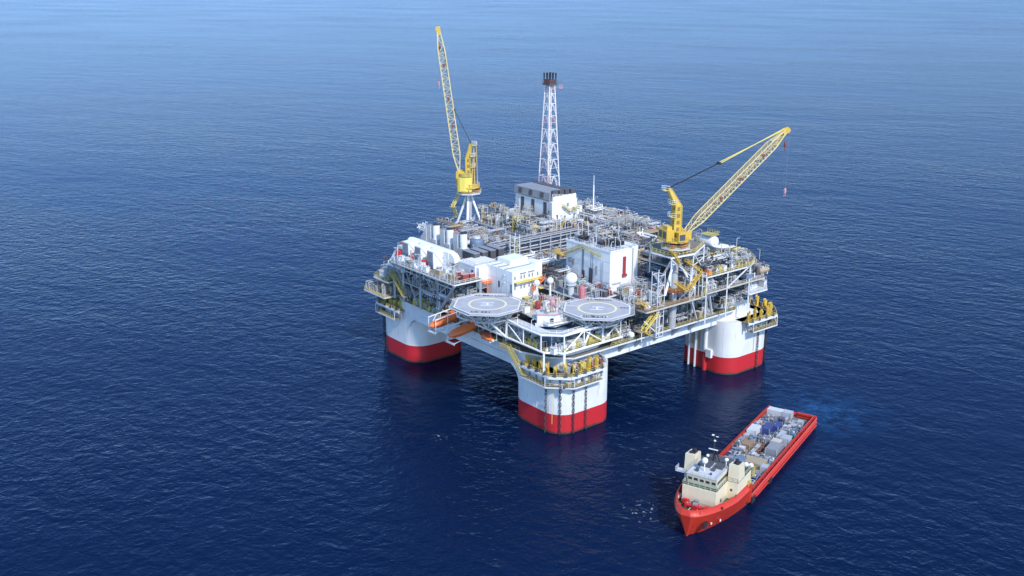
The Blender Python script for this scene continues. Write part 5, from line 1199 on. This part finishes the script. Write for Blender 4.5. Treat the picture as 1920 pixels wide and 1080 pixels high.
# long pipe runs laid over the decks
rng = random.Random(5)
def pipe_run(x, y, z, L, along, mat, label, grp):
    t = thing('pipe_run', label, 'pipe run', (x, y, z), 0 if along == 'x' else math.pi/2, grp)
    m = MB(); s = MB(); n = rng.choice((3, 4, 5)); 
    for k in range(n):
        r_ = rng.uniform(.12, .28); h = .9+rng.uniform(-.1, .9); yy = k*.6
        e = L-rng.uniform(0, L*.25); m.path([(0, yy, 0), (0, yy, h), (e, yy, h), (e, yy, h+rng.choice((-.8, 1.4, 1.0))), (e, yy+rng.choice((-1, 1)), h+.6)], r_, 6)
    for k in range(int(L/3)+1): s.bar((k*3, -.4, 0), (k*3, -.4, .9), .16); s.bar((k*3, n*.6, 0), (k*3, n*.6, .9), .16); s.bar((k*3, -.4, .75), (k*3, n*.6, .75), .14)
    part('pipes', m, mat, t, smooth=True, local=True); part('supports', s, 'steel_grey', t, local=True)
mt = {'silver': 'pale_grey', 'grey': 'steel_grey', 'white': 'bright_white', 'dark': 'dark_grey', 'tan': 'tan'}
for ph, x0, x1, y0, y1, z, n in (('over the equipment between the exhaust stacks and the left crane', 9, 26, 68, 92, 43.5, 9), ('over the back deck left of the generator building', 37, 48, 60, 92, 46.0, 9),
                                 ('over the right upper deck behind the crane', 55, 78, 14, 55, 44.3, 12), ('over the centre deck by the pipe bridge', 15, 20, 16, 44, 39.6, 6), ('over the right end of the upper deck', 54, 70, -12, 6, 43.2, 7),
                                 ('over the back deck right of the generator building', 70, 84, 60, 88, 45.4, 6), ('under the left overhang', -12.9, -8, 40, 78, 35.5, 7), ('under the left overhang close to the hull', -12.9, -8, 44, 70, 28.5, 6), ('above the right beam walkway', 26, 58, -8.6, -4, 29.5, 8), ('below the right end of the upper deck', 55, 74, -12.8, -6, 38.3, 7), ('on the truss deck under the helidecks', -11, 4, -7, 14, 29.6, 6)):
    for k in range(n):
        c = rng.choice([q for q in mt if not (q == 'white' and 'end' in ph)]); al = 'y' if 'overhang' in ph else ('x' if 'beam' in ph or 'right end' in ph else rng.choice('xy'))
        pipe_run(rng.uniform(x0, x1), rng.uniform(y0, y1), z+rng.uniform(-.6, .6), rng.uniform(6, 13), al, mt[c], '%s pipe run %s' % (c, ph), '%s pipe runs %s' % (c, ph))

# ------------------------------------------------------------------ supply ship
SA = R(180+18.96)
sx, sy = 56.0, -49.7
se = Vector((math.cos(SA), math.sin(SA), 0)); sn = Vector((-math.sin(SA), math.cos(SA), 0))
def SPt(X, Y, z=0): p = Vector((sx, sy, 0))+se*X+sn*Y; return (p.x, p.y, z)
ship = thing('supply_ship', 'red offshore supply ship with a cream bridge and an open cargo deck full of freight', 'ship', (sx, sy, 0), SA)
def sp(name, mb, mat, par=None, smooth=False): return part(name, mb, mat, par or ship, smooth=smooth, local=True)
def hw_deck(X):
    xs = [0, 2, 58, 66, 72, 76, 80, 83, 85.2, 86.6, 87.4, 87.7]; ws = [8.2, 8.5, 8.6, 8.6, 8.4, 7.7, 6.4, 5.2, 4.0, 2.9, 2.0, 1.4]
    return float(np.interp(X, xs, ws))
def hw_wl(X):
    xs = [0, 2, 45, 56, 65, 72, 78, 82, 85, 86, 86.3]; ws = [7.6, 8.2, 8.2, 7.9, 7.0, 5.7, 3.9, 2.4, .9, .25, .05]
    return float(np.interp(X, xs, ws))
def sheer(X): return float(np.interp(X, [0, 61.5, 63.5, 75, 88], [2.5, 2.7, 5.6, 6.0, 6.6]))    # knuckle
def btop(X): return float(np.interp(X, [0, 61.5, 63.5, 75, 88], [3.1, 3.3, 7.0, 7.5, 8.2]))
Xs = [0, 2, 10, 25, 40, 52, 58, 61.5, 63.5, 66, 69, 72, 75, 78, 80, 82, 84, 85.4, 86.4, 87.2, 87.7]
def ring(X):
    wl, dk, kz, tz = hw_wl(min(X, 86.3)), hw_deck(X), sheer(X), btop(X)
    rk = max(0, X-82)/5.7; xo = lambda k: X-rk*k           # raked stem
    half = [(xo(2.2), wl*.55, -3.2), (xo(1.6), wl*.96, -1.0), (xo(1.3), wl, 0), (xo(.7), (wl+dk)/2+.1*(dk-wl), kz*.55), (xo(0), dk, kz), (xo(0.5), dk*.95-.45 if X > 62 else dk*.985-.12, tz)]
    return [(x, y, z) for x, y, z in half]+[(x, -y, z) for x, y, z in reversed(half)]
rings = [ring(X) for X in Xs]
m = MB(); n = 12; vs = [p for r_ in rings for p in r_]; fs = []
for k in range(len(Xs)-1):
    for i in range(n-1):
        if i == 5: continue
        fs.append((k*n+i, k*n+i+1, (k+1)*n+i+1, (k+1)*n+i))
    fs.append((k*n+11, k*n, (k+1)*n, (k+1)*n+11))
fs.append(tuple(range(11, -1, -1)))
kk = (len(Xs)-1)*n
fs += [(kk+i, kk+i+1, kk+10-i, kk+11-i) for i in range(5)]
m._add(vs, fs)
hl = sp('hull', m, 'ship_red', smooth=True)
hl.data.set_sharp_from_angle(angle=R(11))
sol = hl.modifiers.new('plate', 'SOLIDIFY'); sol.thickness = .25; sol.offset = -1
# mark band along the waterline, rubbing fenders and the cargo rails
f = MB()
for s in (1, -1):
    pts = [(X, s*(hw_deck(X)+.12), sheer(X)-.35) for X in Xs[1:8]]; f.path(pts, .28, 6)
    pts = [(X, s*(hw_deck(X)*.72+hw_wl(min(X, 86))*.28+.22), sheer(X)*.42) for X in Xs[1:7]]; f.path(pts, .22, 6)
sp('rubbing_strake', f, 'ship_red')
f = MB()
for X, z in ((47, 1.2), (61, 1.5)): f.cbox(X, 8.75, z-.6, 2.4, .5, 1.7)
f.cbox(84.3, 4.2, 3.0, 2.4, .6, 1.2); f.cbox(79.2, 6.6, 6.5, .5, .5, .5); f.cbox(85.6, 3.0, 6.9, .5, .5, .5)
sp('fender_pocket', f, 'black')
f = MB()
for X in (77.4, 80.2): f.box(X, X+.6, 5.9-(X-77)*.5, 6.1-(X-77)*.5, 2.0, 2.5)
sp('hull_mark', f, 'marking_white')
sp('cargo_deck', MB().box(.3, 63, -8.2, 8.2, 1.2, 1.6), 'cargo_deck')
poly = [(min(X, 86.2), hw_deck(X)*.93-.75) for X in Xs[8:-2]]; poly = poly+[(X, -y) for X, y in reversed(poly)]
sp('foredeck', MB().prism(poly, 5.25, 5.5), 'deck_green')
r_ = MB()
for s in (1, -1):
    for zz, w in ((3.5, .3), (2.7, .2)): r_.bar((1, s*7.35, zz), (63, s*7.35, zz), w)
    for k in range(32): r_.bar((1+k*2, s*7.35, 1.6), (1+k*2, s*7.35, 3.5), .16)
    for k in range(16): r_.bar((2+k*4, s*7.35, 3.4), (2+k*4, s*8.35, 2.6), .12)
r_.bar((.7, 2.0, 3.2), (.7, 7, 3.2), .6); r_.bar((.7, 2.0, 2.2), (.7, 7, 2.2), .4)
sp('cargo_rail', r_, 'ship_red')
sp('stern_bulwark', MB().box(.1, .5, 1.8, 8.0, 1.6, 3.4).box(.1, .5, -8.0, -6.8, 1.6, 3.4).box(61.8, 63.2, 7.0, 8.5, 1.6, 6.8).box(61.8, 63.2, -8.5, -7.0, 1.6, 6.8), 'ship_red')

house = sp('superstructure', MB().box(71, 79.2, -4.7, 4.7, 5.5, 10.5).box(60.5, 71, -7.6, 7.6, 5.5, 10.5), 'cream')
sp('foot_band', MB().box(70.9, 79.25, -4.75, 4.75, 5.5, 6.6), 'beige', house)
brg = sp('bridge', MB().loft([[(69, -4.1, 10.52), (77.2, -4.1, 10.52), (77.2, 4.1, 10.52), (69, 4.1, 10.52)], [(69, -4.1, 11.3), (77.4, -4.1, 11.3), (77.4, 4.1, 11.3), (69, 4.1, 11.3)], [(69, -4.2, 13.4), (77.9, -4.2, 13.4), (77.9, 4.2, 13.4), (69, 4.2, 13.4)]]), 'cream')
w = MB()
for k in range(5): y = -3.3+k*1.65; w.loft([[(77.55, y-.55, 11.75), (77.75, y-.55, 12.55), (77.45, y-.55, 12.55), (77.25, y-.55, 11.75)], [(77.55, y+.55, 11.75), (77.75, y+.55, 12.55), (77.45, y+.55, 12.55), (77.25, y+.55, 11.75)]])
for k in range(6):
    X = 70+k*1.25
    for s in (1, -1): w.box(X, X+.8, s*4.18-.1, s*4.18+.1, 11.75, 12.55)
sp('bridge_window', w, 'glass', brg)
sp('bridge_roof', MB().box(68.8, 78.0, -4.3, 4.3, 13.42, 13.6), 'pale_grey', brg)
sp('wing_deck', MB().box(68, 78.6, -4.65, 4.65, 10.51, 10.6).box(60.6, 71, -7.7, 7.7, 10.51, 10.62), 'deck_green')
rl = MB().rail([(70.8, 4.7, 10.6), (79.1, 4.7, 10.6), (79.1, -4.7, 10.6), (70.8, -4.7, 10.6)], 1.1, 1.6, .06).rail([(71, 4.8, 10.6), (71, 7.6, 10.6), (61, 7.6, 10.6)], 1.1, 1.6, .06).rail([(78, 4.2, 13.6), (78, -4.2, 13.6), (69, -4.2, 13.6)], 1.0, 1.6, .05).rail([(78, 4.2, 13.6), (69, 4.2, 13.6)], 1.0, 1.6, .05)
sp('railing', rl, 'beige')
for s in (1, -1):
    fn = sp('funnel', MB().loft([[(66.2, s*6.25-1.55, 10.62), (70.95, s*6.25-1.55, 10.62), (70.95, s*6.25+1.4, 10.62), (66.2, s*6.25+1.4, 10.62)], [(66.6, s*6.25-1.5, 14.9), (70.7, s*6.25-1.5, 15.3), (70.7, s*6.25+1.3, 15.3), (66.6, s*6.25+1.3, 14.9)]]), 'cream')
    sp('funnel_top', MB().cyl(68.2, s*6.0, 14.9, 16.0, .5, 10).cyl(69.6, s*6.6, 15.1, 15.8, .4, 10).box(67.2, 69.8, s*6.25-.9, s*6.25+.8, 14.8, 15.2), 'black', fn)
sp('porthole', MB().tube((72, 7.75, 7.4), (72, 7.5, 7.4), .3, 8).box(71.0, 71.08, 5.6, 6.2, 7.8, 8.5).box(75, 75.8, 4.68, 4.78, 6.2, 7.2), 'dark_grey', house)
sp('wing_platform', MB().box(70.96, 73.2, -9.4, -4.72, 10.66, 10.8).rail([(73.2, -4.8, 10.8), (73.2, -9.4, 10.8), (71, -9.4, 10.8)], 1.1, 1.1, .07), 'pale_grey')
ms = sp('signal_mast', MB().bar((66, -1.5, 11), (66, -1.5, 20.4), .32).bar((66, 1.0, 11), (66, -1.2, 17), .22).bar((66, -3.2, 16), (66, .2, 16), .2).bar((66, -2.6, 18.6), (66, -.4, 18.6), .18).bar((63.5, -1.5, 11), (66, -1.5, 16), .22), 'black')
sp('mast_lamp', MB().cbox(66.3, -1.5, 16.1, .3, 2.6, .2).cbox(66.3, -1.2, 18.7, .35, .5, .35).cbox(66.3, -1.8, 20.3, .5, .6, .25).sphere(66.3, -3.0, 14.0, .45, 10).sphere(66.3, 2.6, 14.2, .42, 10).cbox(66.3, -.6, 20.1, .2, .7, .15), 'bright_white', ms)
sp('deck_machinery', MB().box(62, 66.5, -4, 4, 10.6, 12.6).box(66.8, 68.8, -3.2, 3.4, 10.6, 13), 'dark_grey')
dm = sp('satellite_dome', MB().sphere(74.6, -.6, 16.6, .85, 14).sphere(69.8, 3.6, 15.9, .5, 10), 'bright_white', smooth=True)
sp('dome_stand', MB().tube((74.6, -.6, 13.6), (74.6, -.6, 16), .16, 6).tube((69.8, 3.6, 13.6), (69.8, 3.6, 15.5), .1, 6), 'bright_white', dm)
sp('roof_gear', MB().cbox(75.6, -2.2, 13.6, .8, .8, .8).cbox(73.2, 1.4, 13.6, 1.2, .9, .7).cbox(76, 1.8, 13.6, .5, .5, .6).cbox(71, -1.6, 13.6, 3, 3.4, .7).cbox(70.6, 2.2, 13.6, 2.4, 2, .9), 'dark_grey')
sp('floodlight', MB().sphere(61.2, 6.2, 11.6, .7, 10).sphere(60.3, 7.3, 11.2, .7, 10).tube((61.2, 6.2, 9), (61.2, 6.2, 11), .12, 6).tube((60.3, 7.3, 9), (60.3, 7.3, 10.6), .12, 6), 'bright_white')
sp('side_locker', MB().box(60.2, 61.0, 8.0, 8.5, 8.4, 11.2).box(62.4, 63.4, 7.6, 8.1, 5.5, 8), 'olive_yellow')
wd = sp('anchor_windlass', MB().tube((81.2, -2.6, 6.2), (81.2, 2.6, 6.2), .55, 10).cbox(81.2, 0, 5.5, 1.8, 1.4, 1.3).cbox(81.2, -2.6, 5.5, 1.4, .5, 1.3).cbox(81.2, 2.6, 5.5, 1.4, .5, 1.3).cyl(82.4, -4.1, 5.5, 6.4, .5, 10).cbox(80.6, 3.4, 5.5, 1.0, 1.0, 1.2).cbox(79.9, -3.2, 5.5, 0.8, 1.6, 1.5), 'red')
sp('chain_bar', MB().bar((82, -1, 6), (84, -1.2, 5.7), .16).bar((82, 1, 6), (84, 1.2, 5.7), .16).bar((80.4, -2, 5.6), (81.6, -2.1, 7.1), .16), 'pale_grey', wd)
sp('winch_drum', MB().tube((81.3, -.6, 6.9), (81.3, .6, 6.9), .5, 10).cbox(79.8, -.2, 5.5, .9, .9, 1.9), 'mid_grey', wd)
sp('bollard', MB().cyl(84, -2.2, 5.5, 6.2, .3, 8).cyl(84, 2.2, 5.5, 6.2, .3, 8).cyl(74, 6.6, 5.5, 6.2, .3, 8).cyl(72, 6.8, 5.5, 6.2, .3, 8), 'pale_grey')
sp('liferaft_canister', MB().capsule((77.2, 5.5, 6.1), (78.8, 5.3, 6.1), .5, 10).capsule((78.4, -6.0, 6.1), (77.2, -6.2, 6.1), .55, 10), 'bright_white')
sp('lamp_mast', MB().tube((62.4, 7.0, 5.5), (62.4, 7.0, 9.6), .12, 6).cbox(62.4, 7, 9.6, 1.4, .3, .15), 'pale_grey')

# freight on the ship's deck: every piece a thing of its own
rng = random.Random(77)
def c_container(L, W, H, mat):
    b_ = MB().box(-L/2, L/2, -W/2, W/2, 0, H); f = MB(); e = MB()
    for s in (1, -1):
        for k in range(int(L/.55) if L > 3.3 else 0): f.box(-L/2+.15+k*.55, -L/2+.4+k*.55, s*W/2-.05, s*W/2+.05, .2, H-.2)
        for u in (1, -1): e.box(u*L/2-.1, u*L/2+.1, s*W/2-.1, s*W/2+.1, -.0, H+.08)
    return [('body', b_, mat)]+([('ribs', f, mat)] if f.v else [])+[('corner_post', e, 'steel_grey')]
def c_basket(L, W, H, mat):
    f = MB(); p = MB()
    for s in (1, -1):
        for z in (.1, H*.5, H): f.bar((-L/2, s*W/2, z), (L/2, s*W/2, z), .14)
        for k in range(int(L/1.2)+1): f.bar((-L/2+k*1.2, s*W/2, 0), (-L/2+k*1.2, s*W/2, H), .14)
    for u in (1, -1): f.bar((u*L/2, -W/2, H), (u*L/2, W/2, H), .14); f.bar((u*L/2, -W/2, .1), (u*L/2, W/2, .1), .14)
    for k in range(4):
        w = W/4.6; p.cbox(-L/2+L*(k+.5)/4, ((-1)**k)*W*.12, .05, L/4.6, W*.62, H*(.55+.4*((k*7) % 3)/2))
    return [('frame', f, mat), ('load', p, rng.choice(['dark_grey', 'mid_grey', 'steel_blue', 'pale_grey', 'tan']))]
def c_pipes(L, W, H, mat):
    p = MB(); s = MB(); r_ = .22; n = max(2, int(W/(2*r_))); lv = max(1, int(H/(2*r_*.9)))
    for j in range(lv):
        for k in range(n-j % 2): p.tube((-L/2, -W/2+r_+k*2*r_+(j % 2)*r_, r_+j*r_*1.8), (L/2, -W/2+r_+k*2*r_+(j % 2)*r_, r_+j*r_*1.8), r_, 6)
    for k in (-.4, 0, .4): s.box(k*L-.1, k*L+.1, -W/2-.1, -W/2, 0, H+.2).box(k*L-.1, k*L+.1, W/2, W/2+.1, 0, H+.2).box(k*L-.1, k*L+.1, -W/2, W/2, H+.05, H+.2)
    return [('pipes', p, mat), ('rack', s, 'wood')]
def c_tank(L, W, H, mat):
    f = MB(); r_ = min(W, H)*.44
    for s in (1, -1):
        for u in (1, -1): f.bar((u*L/2, s*W/2, 0), (u*L/2, s*W/2, H), .16)
        for z in (.08, H): f.bar((-L/2, s*W/2, z), (L/2, s*W/2, z), .16)
    for u in (1, -1):
        for z in (.08, H): f.bar((u*L/2, -W/2, z), (u*L/2, W/2, z), .16)
    return [('vessel', MB().capsule((-L/2+r_*.7, 0, H/2), (L/2-r_*.7, 0, H/2), r_, 10), mat), ('frame', f, 'mid_grey'), ('hatch', MB().cyl(0, 0, H*.9, H+.1, .35, 8), 'pale_grey')]
def c_skid(L, W, H, mat):
    return [('base', MB().cbox(0, 0, 0, L, W, .25), 'steel_grey'), ('engine_cover', MB().cbox(-L*.15, 0, .25, L*.6, W*.8, H*.75), mat), ('top_panel', MB().cbox(-L*.15, 0, .25+H*.75, L*.5, W*.6, .15), 'mid_grey'), ('reel', MB().tube((L*.32, -W*.35, H*.45), (L*.32, W*.35, H*.45), H*.32, 10), 'steel_blue'), ('pipe', MB().path([(-L*.3, W*.42, .3), (-L*.3, W*.42, H), (L*.1, W*.42, H)], .1, 5), 'pale_grey')]
CF = {'freight container': (c_container, 'container'), 'open cargo basket': (c_basket, 'basket'), 'bundle of pipes': (c_pipes, 'pipe bundle'), 'framed tank': (c_tank, 'tank'), 'machine skid': (c_skid, 'skid')}
COLN = {'grey': 'mid_grey', 'pale grey': 'pale_grey', 'dark grey': 'dark_grey', 'white': 'cargo_white', 'blue': 'blue', 'grey-blue': 'steel_blue', 'tan': 'tan', 'brown': 'wood', 'teal': 'teal', 'beige': 'beige', 'rusty': 'brown_red'}
seen = {}
pend = []
def cargo(kind, cn, X, Y, L, W, H, where, turn=0.0, z=1.62):
    fn, cat = CF[kind]; nm = {'freight container': 'freight_container', 'open cargo basket': 'cargo_basket', 'bundle of pipes': 'pipe_bundle', 'framed tank': 'framed_tank', 'machine skid': 'machine_skid'}[kind]
    t = thing(nm, '', cat, SPt(X, Y, z), SA+turn)
    for n_, mb, mat in fn(L, W, H, COLN[cn]): part(n_, mb, mat, t, local=True)
    pend.append((t, cn, kind, where))
# named pieces first (length position X from the stern, Y towards the near side)
NAMED = [('freight container', 'pale grey', 2.6, -4.6, 2.6, 5.0, 2.2, 'standing at the stern beside the far rail'), ('freight container', 'white', 2.6, -.6, 2.6, 2.6, 2.3, 'upright at the stern beside the red bulwark'),
         ('freight container', 'blue', 17.2, -2.2, 5.4, 2.6, 2.5, 'low blue box, left of amidships near the stern'), ('freight container', 'blue', 14, -.6, 4.4, 2.4, 2.3, 'behind the other blue box towards the stern'),
         ('freight container', 'pale grey', 21.5, -5.3, 5.0, 2.8, 2.9, 'big pale box against the far rail'), ('freight container', 'white', 19.6, 2.8, 5.0, 1.6, 2.0, 'long narrow white box behind the beige one'),
         ('freight container', 'white', 22.5, 5.2, 3.2, 2.6, 2.7, 'pale box next to the teal tank'), ('framed tank', 'teal', 17.2, 5.9, 2.6, 1.8, 2.4, 'by the near rail'),
         ('freight container', 'beige', 26.5, 3.4, 3.4, 2.6, 2.6, 'in front of the white narrow box'), ('freight container', 'grey', 31.2, 4.4, 5.6, 3.4, 3.0, 'big grey box amidships by the near rail'),
         ('freight container', 'brown', 30, -4.2, 4.0, 2.8, 1.5, 'low brown load near the far rail'), ('bundle of pipes', 'white', 31.5, -1.4, 9.0, 1.5, 1.0, 'long pale bundle down the middle'), ('bundle of pipes', 'rusty', 30, .4, 7.0, 1.0, .9, 'rust-red bundle next to the pale one'),
         ('bundle of pipes', 'beige', 31, 1.7, 7.0, .9, .9, 'beige bundle right of the rust-red one'), ('freight container', 'tan', 41.5, 2.2, 4.4, 6.0, 2.0, 'broad tan load in the forward half'), ('freight container', 'grey-blue', 44, -1.8, 5.0, 3.2, 2.2, 'grey-blue box left of the broad tan load'),
         ('freight container', 'white', 43.6, 5.9, 2.4, 1.9, 2.1, 'small pale box at the near rail beside the tan load'), ('framed tank', 'blue', 51, 5.6, 3.0, 2.0, 2.2, 'bright blue tank at the near rail close to the bridge'), ('bundle of pipes', 'pale grey', 54.5, 1.5, 9, 2.6, .9, 'lying just behind the bridge')]
occ = []
for k, cn, X, Y, L, W, H, wh in NAMED:
    cargo(k, cn, X, Y, L, W, H, wh); occ.append((X, Y, L, W))
ordn = ['first', 'second', 'third', 'fourth', 'fifth', 'sixth', 'seventh', 'eighth', 'ninth', 'tenth', 'eleventh', 'twelfth', 'thirteenth', 'fourteenth', 'fifteenth', 'sixteenth', 'seventeenth', 'eighteenth', 'nineteenth', 'twentieth', 'twenty-first', 'twenty-second', 'twenty-third', 'twenty-fourth', 'twenty-fifth', 'twenty-sixth', 'twenty-seventh', 'twenty-eighth']
row = 0; X = 6.2
while X < 59.5:
    Y = -7.0; row += 1; rl_ = rng.uniform(1.7, 2.3)
    while Y < 6.8:
        W = rng.uniform(1.0, 1.75); L = rl_*rng.uniform(.8, .95); yc = Y+W/2; Y += W+.22
        if yc+W/2 > 7.15: break
        if any(abs(X-a) < (L+c)/2-.1 and abs(yc-b_) < (W+d)/2-.1 for a, b_, c, d in occ): continue
        kind = rng.choice(['freight container', 'open cargo basket', 'open cargo basket', 'framed tank', 'machine skid', 'machine skid', 'bundle of pipes'])
        cn = rng.choice(['grey', 'pale grey', 'dark grey', 'grey-blue', 'grey-blue', 'grey-blue', 'blue', 'white', 'grey', 'grey', 'tan', 'pale grey'])
        wh = 'in %s cargo row from stern, %s' % (ordn[row-1], 'far side' if yc < -3.6 else 'near side' if yc > 3.6 else 'middle')
        H = rng.uniform(1.0, 2.3) if kind != 'bundle of pipes' else .9
        if 6 < X < 14: cn = rng.choice(['white', 'pale grey', 'grey-blue', 'blue', 'grey'])
        cargo(kind, cn, X, yc, L, W, H, wh)
    X += rl_+.25
lab = {}
for t, cn, kind, wh in pend: lab.setdefault((cn, kind, wh), []).append(t)
size = ['', 'second ', 'third ', 'fourth ']
for (cn, kind, wh), ts in lab.items():
    for i, t in enumerate(ts):
        b_ = '%s %s %s' % (cn, kind, wh)
        if cn in wh.split()[0:2] or wh.split()[0] in ('long', 'low', 'big', 'pale', 'small', 'broad', 'bright', 'rust-red', 'beige', 'grey-blue'): b_ = '%s, %s on the ship' % (kind, wh)
        t['label'] = b_ if len(ts) == 1 else b_
        t['group'] = 'freight on the supply ship'
for o in list(bpy.data.objects):
    if o.type == 'EMPTY' and not o.get('label') and not o.parent: o['label'] = o.name.replace('_', ' ')
